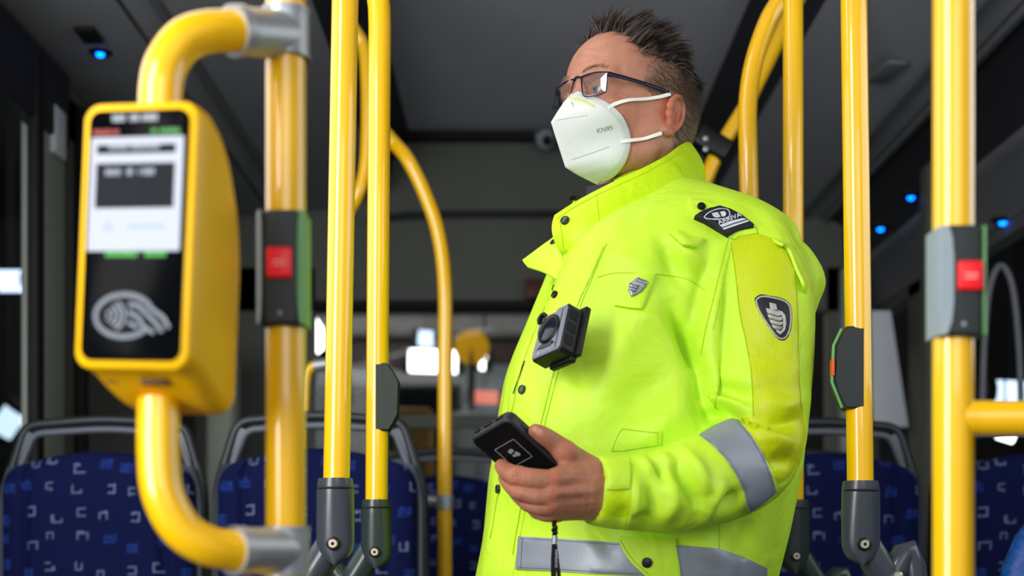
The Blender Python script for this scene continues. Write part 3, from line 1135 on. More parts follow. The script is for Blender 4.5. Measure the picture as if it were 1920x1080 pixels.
# remaining poles
D2 = 1.75
p2 = pole('thick yellow pole left of centre standing in a dark grey socket', [W(630.5, 930, D2), W(647, 0, D2), W(652, -260, D2), W(676, -1290, D2)])
socket(p2, 629, 897, 1058, D2, 35, M['socket'], -1)
D3 = 2.08
p3 = pole('yellow pole with a dark green side box, second slim pole left of the man', [W(706, 960, D3), W(709, 500, D3), W(712, 50, D3)] + [W(711, 15, D3), W(705, -30, D3 + .01), W(690, -80, D3 + .03), W(660, -190, D3 + .06), W(625, -330, D3 + .09), W(610, -450, D3 + .1), W(608, -820, D3 + .1)])
socket(p3, 705.5, 937, 1066, D3, 28, M['socket_green'], -1)
D8 = 1.78
p8 = pole('thick yellow pole right of the man with a charcoal side box and grey socket', [W(1613.5, 935, D8), W(1601, 0, D8), W(1597, -260, D8), W(1582, -1250, D8)])
socket(p8, 1614, 902, 1058, D8, 35, M['socket'], 1)
D7 = 2.35
p7 = pole('yellow pole directly behind the raised shoulder of the jacket', [W(1488, 960, D7), W(1487, 0, D7), W(1487, -690, D7)])
socket(p7, 1489, 937, 1076, D7, 28, M['socket_green'], 1)
D9 = 1.17
p9 = pole('near yellow pole on the right with red stop button and side rail', [W(1787, 3166, D9), W(1788, -2430, D9)])
stop_box(p9, 1790, 433, 637, D9, 0.0365, (0.24, 0.04))
MB().tube([W(1800, 784, D9), W(1835, 784, D9 - 0.002), W(2200, 786, D9 - 0.01)], 0.0155, 32).build('side_rail', M['yellow'], p9)
MB().tube([W(1800, 784, D9), W(1822, 784, D9)], 0.0172, 32).build('rail_collar', M['yellow'], p9)


def side_box(par, poly, D, m, t=0.035, marks=None):
    mb = MB()
    pts = [W(x, y, D) for x, y in poly]
    n = len(pts)
    r = []
    for dy, s in ((-t / 2, 0.94), (-t / 2 + 0.003, 1.0), (t / 2 - 0.003, 1.0), (t / 2, 0.94)):
        c = sum(pts, Vector()) / n
        r.append([c + (q - c) * s + Vector((0, dy, 0)) for q in pts])
    mb.rings(r)
    bx = mb.build('button_housing', m, par, angle=25)
    return bx


side_box(p3, [(705, 682), (727, 683), (738, 696), (749, 716), (747, 780), (738, 797), (730, 810), (705, 810)], D3, mat('box_green_black', (12, 32, 18), rough=0.45))
b8 = side_box(p8, [(1615, 615), (1583, 615), (1577, 622), (1563, 650), (1560, 716), (1566, 738), (1580, 766), (1584, 769), (1615, 769)], D8, M['box'])
MB().tube([W(1578, 617, D8 - .012), W(1563, 648, D8 - .014), W(1560, 716, D8 - .014), W(1579, 764, D8 - .012)], 0.0022, 8).build('edge_trim', M['boxgreen'], b8)
MB().box(W(1560.5, 690, D8 - .013), (0.004, 0.012, 0.022), bev=0.001).build('button_edge', M['orange'], b8)

# distant rails
D4 = 3.15
p4 = pole('far yellow pole that arches toward the ceiling left of the phone',
          [Vector(q) for q in spline([W(834, 1823, D4), W(834, 950, D4), W(834, 700, D4), W(834, 540, D4), W(822, 440, D4), W(797, 365, D4), W(765, 300, D4), W(738, 268, D4 + .02), W(712, 238, D4), W(690, 214, D4 - .01)], 6)], 0.0172)
mb = MB()
mb.tube([W(834, 928, D4), W(834, 955, D4)], 0.021, 24)
mb.tube([W(834, 941, D4), W(800, 940, D4 + 0.02)], 0.016, 20)
mb.build('clamp', M['silver'], p4)
MB().tube([W(800, 940, D4 + .02), W(770, 940, D4 + .05)], 0.012, 16).build('side_bar', M['silver'], p4)
D5 = 3.12
pole('short bowed yellow rail behind the two slim left poles',
     [Vector(q) for q in spline([W(640, -205, D5 + .05), W(640, -60, D5 + .05), W(642, 20, D5 + .04), W(664, 55, D5), W(682, 90, D5), W(688, 160, D5), W(688, 260, D5), W(683, 325, D5), W(668, 372, D5), W(646, 420, D5 + .03), W(632, 520, D5 + 0.03), W(630, 900, D5 + 0.03), W(630, 1870, D5 + 0.03)], 6)], 0.0150)
D6 = 2.45
p6 = pole('yellow arched pole leaning to the ceiling behind the shoulder',
          [Vector(q) for q in spline([W(1406, 2050, D6), W(1406, 800, D6), W(1405, 420, D6), W(1403, 300, D6), W(1402, 200, D6), W(1413, 120, D6), W(1440, 40, D6), W(1470, -10, D6), W(1500, -60, D6 + .03), W(1560, -200, D6 + .05), W(1590, -330, D6 + .05), W(1600, -560, D6 + .05)], 6)], 0.0172)
D10 = 3.05
p10 = pole('diagonal yellow rail behind the head with a black clamp',
           [W(1590, -190, D10), W(1475, 40, D10), W(1452, 90, D10), W(1398, 200, D10), W(1345, 285, D10), W(1318, 350, D10), W(1308, 420, D10), W(1303, 700, D10), W(1300, 1849, D10)], 0.0172)
MB().box(W(1335, 272, D10), (0.085, 0.06, 0.05), Matrix.Rotation(0.55, 3, 'Y'), 0.008).build('clamp', M['black'], p10)
mb = MB()
for d in (-0.012, 0.012):
    mb.lathe([(0.006, 0), (0.006, 0.003), (0.003, 0.005)], W(1323, 270, D10 - 0.032) + Vector((0, 0, d)), (0, -1, 0))
mb.build('bolt', M['silver'], p10)
p11 = pole('stub of yellow rail with a silver end behind the card reader pole', [Vector(q) for q in spline([W(560, 1787, 3.3), W(562, 900, 3.3), W(570, 770, 3.3), W(573, 715, 3.3), W(580, 693, 3.3), W(596, 684, 3.3), W(612, 682, 3.3)], 5)], 0.013)
MB().tube([W(590, 686, 3.3), W(618, 682, 3.3)], 0.0165, 20).build('end_sleeve', M['silver'], p11)
# ------------------------------------------------------------------ materials of the person
def jacket_mat(name, rgb, mesh_holes=False, rough=0.5):
    m = mat(name, rgb, rough=rough, noise_amt=0.04, noise_scale=6, spec=0.45, sheen=0.0)
    nt = m.node_tree
    b = nt.nodes['Principled BSDF']
    tc = nt.nodes.new('ShaderNodeTexCoord')
    # soft wrinkles plus a fine weave
    n1 = nt.nodes.new('ShaderNodeTexNoise')
    n1.inputs['Scale'].default_value = 11.0
    n1.inputs['Detail'].default_value = 3
    n1.inputs['Distortion'].default_value = 0.6
    n2 = nt.nodes.new('ShaderNodeTexNoise')
    n2.inputs['Scale'].default_value = 900.0
    nt.links.new(tc.outputs['Object'], n1.inputs['Vector'])
    nt.links.new(tc.outputs['Object'], n2.inputs['Vector'])
    b1 = nt.nodes.new('ShaderNodeBump')
    b1.inputs['Strength'].default_value = 0.75
    b1.inputs['Distance'].default_value = 0.012
    nt.links.new(n1.outputs['Fac'], b1.inputs['Height'])
    b2 = nt.nodes.new('ShaderNodeBump')
    b2.inputs['Strength'].default_value = 0.25
    b2.inputs['Distance'].default_value = 0.0006
    nt.links.new(n2.outputs['Fac'], b2.inputs['Height'])
    nt.links.new(b1.outputs[0], b2.inputs['Normal'])
    nt.links.new(b2.outputs[0], b.inputs['Normal'])
    if mesh_holes:
        uv = nt.nodes.new('ShaderNodeUVMap')
        mp = nt.nodes.new('ShaderNodeMapping')
        mp.inputs['Rotation'].default_value = (0, 0, math.radians(-4))
        sx = nt.nodes.new('ShaderNodeSeparateXYZ')
        nt.links.new(uv.outputs[0], mp.inputs[0])
        nt.links.new(mp.outputs[0], sx.inputs[0])

        def wave(sock, period):
            a = nt.nodes.new('ShaderNodeMath')
            a.operation = 'MULTIPLY'
            a.inputs[1].default_value = 2 * PI / period
            nt.links.new(sock, a.inputs[0])
            s = nt.nodes.new('ShaderNodeMath')
            s.operation = 'SINE'
            nt.links.new(a.outputs[0], s.inputs[0])
            return s.outputs[0]
        wx, wy = wave(sx.outputs[0], 4.4), wave(sx.outputs[1], 3.4)
        ad = nt.nodes.new('ShaderNodeMath')
        ad.operation = 'ADD'
        nt.links.new(wx, ad.inputs[0])
        nt.links.new(wy, ad.inputs[1])
        mr = nt.nodes.new('ShaderNodeMapRange')
        mr.inputs['From Min'].default_value = 0.35
        mr.inputs['From Max'].default_value = 1.5
        nt.links.new(ad.outputs[0], mr.inputs['Value'])
        mx = nt.nodes.new('ShaderNodeMix')
        mx.data_type = 'RGBA'
        nt.links.new(mr.outputs[0], mx.inputs[0])
        mx.inputs[6].default_value = (*lin(rgb), 1)
        mx.inputs[7].default_value = (*[c * 0.70 for c in lin(rgb)], 1)
        nt.links.new(mx.outputs[2], b.inputs['Base Color'])
    return m


JK = (202, 244, 54)
M['jacket'] = jacket_mat('jacket_fluorescent', JK)
M['jacket_deep'] = jacket_mat('jacket_collar_fabric', (198, 236, 8))
M['jacket_mesh'] = jacket_mat('jacket_mesh_panel', (200, 216, 2), True)
M['seam'] = mat('seam_thread', (184, 220, 10), rough=0.7)
M['reflective'] = mat('reflective_tape', (150, 156, 166), rough=0.42, metal=0.25, noise_amt=0.1, noise_scale=30, bump=0.2, bump_scale=60)
M['stitch'] = mat('tape_stitch', (96, 102, 112), rough=0.7)
M['snap'] = mat('snap_dark_green', (16, 44, 34), rough=0.3, coat=0.3)
M['snap_black'] = mat('snap_black', (10, 12, 14), rough=0.3)
M['patch_black'] = mat('patch_black', (16, 20, 30), rough=0.6, bump=0.3, bump_scale=900)
M['patch_white'] = mat('patch_white_thread', (205, 212, 220), rough=0.6)
M['patch_silver'] = mat('patch_silver_thread', (176, 178, 168), rough=0.5, metal=0.2)
M['pewter'] = mat('pewter', (150, 154, 158), rough=0.35, metal=0.75)
M['rubber'] = mat('black_rubber', (12, 13, 15), rough=0.5, noise_amt=0.1, spec=0.35)
M['cam_grey'] = mat('camera_grey', (124, 130, 140), rough=0.35, noise_amt=0.05)
M['mask'] = mat('mask_white', (212, 217, 214), rough=0.85, noise_amt=0.03, bump=0.35, bump_scale=500, sss=0.0)
M['mask_mark'] = mat('mask_print_grey', (120, 126, 124), rough=0.8)
M['mask_weld'] = mat('mask_weld_grey', (176, 180, 176), rough=0.8)
M['strap'] = mat('mask_strap', (236, 238, 232), rough=0.8)
M['frame_blue'] = mat('glasses_frame_blue', (8, 18, 50), rough=0.25, metal=0.4)
M['trouser'] = mat('dark_trouser', (20, 24, 38), rough=0.8, noise_amt=0.2)
M['shoe'] = mat('black_shoe', (10, 10, 10), rough=0.4)

# ------------------------------------------------------------------ jacket shape
person = empty('person', (0.22, 2.0, 0.0))
tag(person, 'man in a fluorescent yellow jacket, white mask and glasses, holding a black phone', 'person')

YT = 2.0
PHI = math.radians(30)
rows = np.array([
    # py, left, right, k (depth / width ratio)
    [1330, 910, 1405, 0.88], [1200, 892, 1420, 0.9], [1130, 894, 1428, 0.92], [1080, 899, 1440, 0.92], [1000, 912, 1462, 0.92],
    [900, 921, 1480, 0.92], [800, 937, 1487, 0.9], [700, 958, 1482, 0.86], [640, 975, 1476, 0.82], [600, 992, 1470, 0.80], [550, 1014, 1465, 0.76],
    [500, 1034, 1462, 0.72], [460, 1046, 1452, 0.68], [430, 1060, 1424, 0.66], [400, 1085, 1380, 0.68],
    [370, 1110, 1335, 0.74], [345, 1130, 1300, 0.8], [320, 1150, 1285, 0.85]])
rows = rows[::-1]
tz = CH + (HZ - rows[:, 0]) / F * YT
order = np.argsort(tz)
tz = tz[order]
tcx = ((rows[:, 1] + rows[:, 2]) / 2 - 960)[order] / F * YT
thw = ((rows[:, 2] - rows[:, 1]) / 2)[order] / F * YT
tk = rows[:, 3][order]


def torso_field(g, shrink=0.0):
    Z = g.Z
    z1 = Z.ravel()
    cx = np.interp(z1, tz, tcx)
    hw = np.interp(z1, tz, thw)
    k = np.interp(z1, tz, tk)
    sm = np.ones(9) / 9   # soften the interpolation
    pad = lambda q: np.convolve(np.pad(q, 4, 'edge'), sm, 'valid')
    cx, hw, k = pad(cx), pad(hw), pad(k)
    b = hw / np.sqrt((k * math.cos(PHI)) ** 2 + math.sin(PHI) ** 2) - shrink
    a = b * k
    sh = (1, 1, -1)
    cx, a, b = cx.reshape(sh), a.reshape(sh), b.reshape(sh)
    dx = g.X - cx
    dy = g.Y - YT
    f = -dx * math.cos(PHI) - dy * math.sin(PHI)      # forward
    l = dx * math.sin(PHI) - dy * math.cos(PHI)       # his left, toward the camera
    n = 2.25
    q = (np.abs(f / a) ** n + np.abs(l / b) ** n) ** (1 / n)
    d = (q - 1) * (a * 0.5 + b * 0.5) * 0.92
    top = Z - (tz[-1] - 0.01)
    return smax(d, top, 0.03).astype(np.float32)


def P4(px, py, Y, r):
    p = W(px, py, Y)
    return (p.x, p.y, p.z, r)


ARM = spline([P4(1405, 482, 1.86, .066), P4(1424, 560, 1.835, .073), P4(1430, 640, 1.815, .070), P4(1431, 720, 1.80, .066), P4(1428, 790, 1.785, .064),
              P4(1408, 850, 1.765, .064), P4(1362, 888, 1.74, .062), P4(1300, 908, 1.715, .0575), P4(1230, 922, 1.695, .052), P4(1160, 925, 1.675, .045),
              P4(1120, 920, 1.665, .0435), P4(1075, 917, 1.652, .043)], 3)


def arm_field(g, d=0.0):
    return g.chain([q[:3] for q in ARM], [q[3] - d for q in ARM])


GJ = Grid((-0.10, 1.50, 0.79), (0.50, 2.32, 1.60), 0.0042)
ft = torso_field(GJ)
# deltoid/yoke fullness
ft = smin(ft, GJ.ell(W(1375, 470, 1.93), (0.085, 0.10, 0.055)), 0.05)
ft = smin(ft, GJ.ell(W(1180, 560, 1.86), (0.10, 0.07, 0.12)), 0.06)
ft = smin(ft, GJ.ell(W(1110, 760, 1.86), (0.115, 0.085, 0.15)), 0.06)
fa = arm_field(GJ)
cuff_p = W(1107, 921, 1.662)
cuff_n = (W(1105, 919, 1.66) - W(1190, 925, 1.69)).normalized()
fa = smax(fa, GJ.plane(cuff_p, cuff_n), 0.004)
inner = GJ.chain([tuple(W(1060, 917, 1.65)), tuple(W(1150, 924, 1.672))], [0.0335, 0.034])
fa = np.maximum(fa, -inner)
fj = smin(ft, fa, 0.005)
fj = np.maximum(fj, 0.80 - GJ.Z)
VJ, QJ = GJ.mesh(fj, 3)
del ft, fa, inner, fj

# folds: (x0,y0)-(x1,y1) in the photograph's frame on the near side, width, signed depth in mm
NJ = vnormals(VJ, QJ)
PXJ = 960 + VJ[:, 0] / VJ[:, 1] * F
PYJ = HZ - (VJ[:, 2] - CH) / VJ[:, 1] * F
facing = sstep(0.0, 0.35, -NJ[:, 1])
FOLDS = [
    ([(1286, 620), (1302, 665), (1316, 700)], 9, -6), ([(1300, 690), (1308, 740), (1322, 792)], 18, -5), ([(1330, 700), (1336, 745), (1345, 780)], 12, 5),
    ([(1258, 470), (1250, 520), (1262, 590), (1285, 640)], 26, -4), ([(1215, 1000), (1260, 1010), (1330, 1000)], 14, -3), ([(1420, 560), (1480, 640), (1485, 740)], 26, 3),
    # armpit and sleeve head
    ([(1268, 585), (1290, 640), (1312, 695)], 12, -8), ([(1255, 545), (1290, 615), (1316, 690)], 32, -7), ([(1318, 690), (1322, 740), (1336, 790)], 10, -8),
    ([(1340, 560), (1330, 640), (1335, 700), (1345, 745)], 22, 5), ([(1352, 470), (1345, 540), (1330, 600)], 18, 4), ([(1330, 470), (1312, 560), (1302, 620)], 16, -6),
    # elbow pinch
    ([(1318, 762), (1350, 750), (1404, 768)], 11, 7), ([(1332, 780), (1366, 771), (1404, 786)], 8, -9), ([(1350, 730), (1385, 745), (1420, 745)], 16, -4),
    ([(1338, 700), (1400, 716), (1470, 706)], 20, 3), ([(1410, 812), (1450, 830), (1482, 832)], 16, 7), ([(1400, 780), (1440, 800), (1500, 788)], 14, -5), ([(1440, 860), (1480, 868)], 13, -4),
    ([(1420, 745), (1470, 765), (1505, 750)], 16, 4),
    # forearm
    ([(1204, 862), (1214, 872), (1226, 888)], 9, 4), ([(1236, 858), (1250, 862), (1268, 876)], 10, 4), ([(1220, 862), (1234, 878), (1246, 900)], 8, -5),
    ([(1262, 862), (1282, 900), (1300, 936), (1306, 962)], 12, -7), ([(1285, 850), (1310, 888), (1328, 930)], 14, 6), ([(1256, 900), (1262, 940), (1240, 975)], 16, 5),
    ([(1215, 905), (1222, 950), (1210, 985)], 13, -4), ([(1340, 950), (1370, 940), (1392, 925)], 13, -6), ([(1190, 900), (1192, 950), (1176, 985)], 10, 4),
    ([(1150, 955), (1180, 965), (1230, 990)], 12, -3), ([(1350, 900), (1345, 935), (1320, 968)], 14, 5),
    # chest and belly
    ([(1150, 470), (1200, 500), (1250, 505)], 24, 3), ([(1240, 460), (1262, 500), (1300, 545)], 16, -5), ([(1262, 450), (1290, 480), (1326, 500)], 14, 5),
    ([(1120, 480), (1090, 560), (1060, 600)], 18, 3), ([(1200, 600), (1150, 680), (1130, 760)], 30, 4), ([(1268, 690), (1200, 740), (1170, 790)], 30, -4),
    ([(1290, 720), (1260, 780), (1200, 830)], 22, 3), ([(1010, 720), (1000, 780), (985, 850)], 20, 3), ([(1040, 640), (1100, 720)], 20, -3),
    ([(1100, 980), (1150, 1040)], 14, -3), ([(1040, 700), (1020, 800)], 16, -2), ([(1300, 1000), (1360, 1060), (1370, 1120)], 18, 4), ([(1400, 970), (1390, 1060)], 16, -4),
    ([(940, 930), (950, 1050)], 14, -2), ([(1180, 590), (1230, 600), (1265, 640)], 18, 3)]
disp = np.zeros(len(VJ))
for pl, w, d in FOLDS:
    best = np.full(len(VJ), 1e9)
    fade = np.zeros(len(VJ))
    L = sum(math.dist(pl[i], pl[i + 1]) for i in range(len(pl) - 1))
    acc = 0
    for i in range(len(pl) - 1):
        ax, ay = pl[i]
        bx, by = pl[i + 1]
        l = math.dist(pl[i], pl[i + 1])
        t = np.clip(((PXJ - ax) * (bx - ax) + (PYJ - ay) * (by - ay)) / l ** 2, 0, 1)
        q = np.hypot(PXJ - ax - t * (bx - ax), PYJ - ay - t * (by - ay))
        u = (acc + t * l) / L
        m = q < best
        best = np.where(m, q, best)
        fade = np.where(m, np.clip(np.sin(np.clip(u, 0.03, 0.97) * PI) ** 0.5, 0, 1), fade)
        acc += l
    disp += (2.5 if abs(d) > 3.5 else 2.2) * d * 0.001 * np.exp(-(best / w) ** 2) * fade * facing
r_ = np.random.RandomState(2)
for k in range(14):
    dvec = r_.randn(3)
    dvec /= np.linalg.norm(dvec)
    fr = r_.uniform(12, 34)
    ph = r_.uniform(0, 6.28)
    wob = np.sin(VJ @ (r_.randn(3) * 9) + ph)
    disp += 0.0007 * np.sin((VJ @ dvec) * fr + 2.2 * wob + ph)
VJ = VJ + NJ * disp[:, None]
VJ = laplace(VJ, QJ, 0.35)
me = np_mesh('jacket', VJ, QJ)
jacket = link('jacket', me, M['jacket'], person, angle=180)
BJ = BVHTree.FromPolygons([tuple(v) for v in VJ], [tuple(q) for q in QJ.tolist()])
CAM = Vector((0, 0, CH))


NSM = vnormals(VJ, QJ)
for _ in range(14):
    NSM = laplace(NSM, QJ, 0.6)
NSM /= np.linalg.norm(NSM, axis=1)[:, None]
SMN = {id(BJ): (NSM, QJ)}


def hit(px, py, B=None):
    B = B or BJ
    d = (W(px, py, 1.0) - CAM).normalized()
    loc, nor, i, dist = B.ray_cast(CAM, d)
    if loc is None:
        return None
    if id(B) in SMN:
        Nn, Qn = SMN[id(B)]
        nor = Vector(Nn[Qn[i]].mean(0)).normalized()
    elif nor.dot(d) > 0:
        nor = -nor
    return loc, nor


def place(px, py, off, B=None):
    """surface point whose raised position is seen at (px, py); returns raised point and normal"""
    qx, qy = px, py
    best = None
    for _ in range(4):
        h = hit(qx, qy, B)
        if h is None:
            break
        p = h[0] + h[1] * off
        x, y = toPX(p)
        best = (p, h[1])
        ex, ey = px - x, py - y
        if abs(ex) + abs(ey) < 0.15:
            break
        qx += ex
        qy += ey
    return best


def decal(name, poly, m, parent, off=0.0015, grid=9.0, B=None, dome=0.0, thick=True, smooth_n=True):
    """cloth patch cut to an outline and laid on the surface beneath it, with a turned-down edge"""
    pts = []
    n = len(poly)
    for i in range(n):
        a, b = poly[i], poly[(i + 1) % n]
        k = max(1, int(math.dist(a, b) / grid))
        for j in range(k):
            pts.append((a[0] + (b[0] - a[0]) * j / k, a[1] + (b[1] - a[1]) * j / k))
    nb = len(pts)
    xs = [p[0] for p in pts]
    ys = [p[1] for p in pts]

    def inside(x, y, marg):
        c = False
        dm = 1e9
        for i in range(nb):
            x0, y0 = pts[i]
            x1, y1 = pts[(i + 1) % nb]
            if (y0 > y) != (y1 > y) and x < (x1 - x0) * (y - y0) / (y1 - y0) + x0:
                c = not c
            l2 = (x1 - x0) ** 2 + (y1 - y0) ** 2 + 1e-9
            t = max(0, min(1, ((x - x0) * (x1 - x0) + (y - y0) * (y1 - y0)) / l2))
            dm = min(dm, math.hypot(x - x0 - t * (x1 - x0), y - y0 - t * (y1 - y0)))
        return c and dm > marg, dm
    V2 = [Vector(p) for p in pts]
    dist = [0.0] * nb
    x = min(xs) + grid / 2
    while x < max(xs):
        y = min(ys) + grid / 2
        while y < max(ys):
            ok, dm = inside(x, y, grid * 0.35)
            if ok:
                V2.append(Vector((x, y)))
                dist.append(dm)
            y += grid
        x += grid
    r = delaunay_2d_cdt(V2, [(i, (i + 1) % nb) for i in range(nb)], [], 1, 1e-4)
    v2, fs = r[0], [tuple(f) for f in r[2]]
    orig = r[3]
    V, UV, NN = [], [], []
    last = None
    for i, p in enumerate(v2):
        dd = dist[orig[i][0]] if orig[i] else 0.0
        eo = off if (dd > 1e-6 or not thick) else max(off - 0.0012, off * 0.4)
        eo += dome * (1 - (1 - min(1, dd / 20.0)) ** 2)
        h = place(p.x, p.y, eo, B)
        if h is None:
            # just past the silhouette: take the nearest surface to the ray
            q = W(p.x, p.y, last.y if last else 1.9)
            loc, nor, _, _ = (B or BJ).find_nearest(q)
            h = (loc + nor * 0.001, nor)
        loc, nor = h
        NN.append(nor)
        V.append(loc)
        UV.append((p.x, p.y))
        last = loc
    V = relax(V, fs, nb, 1)
    nv = len(V)
    F2 = list(fs)
    if thick:
        bnd = list(range(nb))
        ids = [i for i in range(nv) if orig[i] and orig[i][0] < nb]
        ids.sort(key=lambda i: orig[i][0])
        base = nv
        for i in ids:
            p = V[i] - NN[i] * (off + 0.0015)
            V.append(p)
            UV.append((v2[i].x, v2[i].y))
        m_ = len(ids)
        for k in range(m_):
            k2 = (k + 1) % m_
            F2.append((ids[k], ids[k2], base + k2, base + k))
    me = bpy.data.meshes.new(name)
    me.from_pydata([tuple(v) for v in V], [], F2)
    me.validate()
    uvl = me.uv_layers.new(name='UVMap')
    for lp in me.loops:
        uvl.data[lp.index].uv = UV[lp.vertex_index]
    bm = bmesh.new()
    bm.from_mesh(me)
    bmesh.ops.recalc_face_normals(bm, faces=list(bm.faces))
    bm.to_mesh(me)
    bm.free()
    return link(name, me, m, parent, angle=55)


def relax(V, fs, nb, it):
    return V


def seam(name, pl, parent, w=1.6, off=0.0006, m=None, B=None, dashed=0.0, smooth=True):
    """stitched line: a flat ribbon following the cloth"""
    pl = spline(pl, 6) if smooth and len(pl) > 2 else pl
    P = []
    for i in range(len(pl) - 1):
        k = max(1, int(math.dist(pl[i], pl[i + 1]) / 4))
        for j in range(k):
            P.append((pl[i][0] + (pl[i + 1][0] - pl[i][0]) * j / k, pl[i][1] + (pl[i + 1][1] - pl[i][1]) * j / k))
    P.append(pl[-1])
    mb = MB()
    prev = None
    run = 0
    for i, p in enumerate(P):
        a, b = P[max(0, i - 1)], P[min(len(P) - 1, i + 1)]
        d = Vector((b[0] - a[0], b[1] - a[1]))
        if d.length < 1e-6:
            continue
        d.normalize()
        hs = []
        for s in (-1, 0, 1):
            h = place(p[0] - d.y * s * w / 2, p[1] + d.x * s * w / 2, off + 0.0004 if s == 0 else off, B)
            hs.append(h[0] if h else None)
        if any(q is None for q in hs):
            prev = None
            continue
        if prev is not None and (prev[1] - hs[1]).length < 0.03 and not (dashed and (i % 2)):
            mb.add(prev + hs, [(0, 3, 4, 1), (1, 4, 5, 2)])
        prev = hs
    if not mb.v:
        return None
    return mb.build(name, m or M['seam'], parent)


def snap(px, py, parent, m=None, r=0.0058, B=None, name='snap_button', off=0.0):
    loc2, nor = place(px, py, off, B)
    loc2 = loc2 - nor * 0.001
    return MB().lathe([(r, 0.0), (r, 0.0032), (r * 0.93, 0.0044), (r * 0.8, 0.0046), (r * 0.72, 0.0038), (r * 0.3, 0.0042), (0.0, 0.0043)], loc2, nor, 24).build(name, m or M['snap'], parent)


# front placket (storm flap), folded collar tip and stitched seams
decal('placket', [(1050, 470), (1090, 462), (1137, 455), (1116, 505), (1093, 560), (1074, 610), (1056, 660), (1040, 720), (1020, 800), (1002, 870), (985, 950), (968, 1040), (960, 1085),
                  (903, 1085), (912, 1010), (924, 940), (934, 880), (950, 790), (968, 700), (985, 650), (1006, 595), (1028, 545), (1040, 505)],
      M['jacket'], jacket, 0.0030, 10)
seam('seam', [(1131, 462), (1110, 510), (1086, 562), (1067, 612), (1048, 662), (1032, 720), (1012, 800), (994, 870), (976, 950), (960, 1040)], jacket, 1.4, 0.004)
seam('seam', [(1044, 505), (1030, 552), (1010, 600), (990, 650), (973, 705), (955, 790), (940, 880), (930, 940), (918, 1010)], jacket, 1.2, 0.004)
seam('seam', [(1120, 520), (1150, 512), (1200, 512), (1250, 516), (1290, 524), (1322, 545)], jacket, 1.6)
seam('seam', [(1366, 447), (1352, 500), (1337, 560), (1322, 620), (1314, 665)], jacket, 1.6)
seam('seam', [(1374, 450), (1362, 500), (1350, 560), (1337, 620)], jacket, 1.0)
seam('seam', [(1349, 985), (1349, 1030), (1348, 1085)], jacket, 1.6)
seam('seam', [(1181, 856), (1181, 900), (1178, 950), (1172, 985)], jacket, 1.4)
SLIT = mat('placket_gap', (14, 20, 8), rough=0.9)
seam('placket_gap', [(983, 676), (975, 700), (966, 726), (962, 738)], jacket, 1.8, 0.0040, SLIT)

# sleeve mesh panel, reflective bands
decal('mesh_panel', [(1370, 453), (1392, 441), (1420, 437), (1453, 448), (1476, 474), (1493, 507), (1497, 573), (1499, 640), (1500, 700), (1505, 770), (1511, 816), (1500, 865), (1478, 895),
                     (1460, 908), (1450, 880), (1428, 842), (1404, 806), (1388, 784), (1412, 781), (1408, 700), (1398, 640), (1387, 590), (1379, 520)], M['jacket_mesh'], jacket, 0.0022, 5)
seam('seam', [(1370, 453), (1379, 520), (1387, 590), (1398, 640), (1408, 700), (1412, 781)], jacket, 1.6, 0.0026)
seam('seam', [(1493, 507), (1497, 573), (1499, 640), (1500, 700), (1505, 770)], jacket, 1.4, 0.0026)
decal('reflective_band', [(1311, 814), (1340, 796), (1370, 784), (1384, 786), (1408, 815), (1432, 852), (1448, 892), (1457, 924), (1430, 946), (1404, 964), (1396, 925), (1381, 890), (1360, 858), (1335, 832)],
      M['reflective'], jacket, 0.0026, 5)
seam('seam', [(1315, 817), (1339, 834), (1364, 860), (1385, 892), (1400, 925), (1408, 960)], jacket, 0.8, 0.0030, M['stitch'])
seam('seam', [(1380, 787), (1404, 816), (1428, 853), (1444, 892), (1453, 924)], jacket, 0.8, 0.0030, M['stitch'])
decal('reflective_band', [(971, 1005), (1040, 1009), (1100, 1013), (1160, 1017), (1220, 1020), (1270, 1022), (1347, 1028), (1395, 1044), (1439, 1066), (1438, 1110), (1390, 1096), (1340, 1086), (1280, 1083), (1206, 1080), (1120, 1076), (1040, 1071), (966, 1068)],
      M['reflective'], jacket, 0.0040, 9)
seam('seam', [(974, 1009), (1040, 1013), (1100, 1017), (1160, 1021)], jacket, 0.8, 0.0042, M['stitch'])
seam('seam', [(971, 1064), (1040, 1067), (1120, 1072), (1196, 1076)], jacket, 0.8, 0.0042, M['stitch'])
seam('seam', [(979, 1008), (976, 1066)], jacket, 0.8, 0.0042, M['stitch'])

# pockets
pk = decal('pocket', [(1145, 846), (1147, 835), (1155, 815), (1165, 799), (1200, 803), (1241, 808), (1240, 834), (1200, 840), (1170, 845)], M['jacket_mesh'] if 0 else M['jacket'], jacket, 0.0035, 8)
seam('seam', [(1148, 845), (1150, 835), (1158, 816), (1167, 803)], jacket, 1.3, 0.0044)
seam('seam', [(1167, 804), (1200, 808), (1236, 812)], jacket, 1.3, 0.0044)
seam('seam', [(1233, 812), (1233, 833)], jacket, 1.3, 0.0044)
pf = decal('pocket_flap', [(1158, 1004), (1157, 1008), (1160, 1015), (1169, 1035), (1184, 1056), (1212, 1082), (1235, 1096), (1278, 1098), (1274, 1060), (1269, 1030), (1266, 1010), (1210, 1010)], M['jacket'], jacket, 0.0072, 8)
seam('seam', [(1264, 1014), (1268, 1030), (1272, 1060), (1274, 1095)], jacket, 1.2, 0.0080)
seam('seam', [(1163, 1012), (1166, 1018), (1175, 1033), (1190, 1053), (1216, 1077)], jacket, 1.2, 0.0080)
snap(1213, 1055, pf, M['snap_black'], 0.0070, off=0.0072)
decal('chest_tab', [(1177, 514), (1203, 511), (1229, 512), (1221, 537), (1212, 560), (1203, 580), (1178, 577), (1151, 573), (1163, 552), (1171, 534)], M['jacket'], jacket, 0.0050, 7)
seam('seam', [(1226, 514), (1210, 558), (1202, 577)], jacket, 1.2, 0.0058)
seam('seam', [(1154, 572), (1178, 576), (1202, 578)], jacket, 1.6, 0.0055)
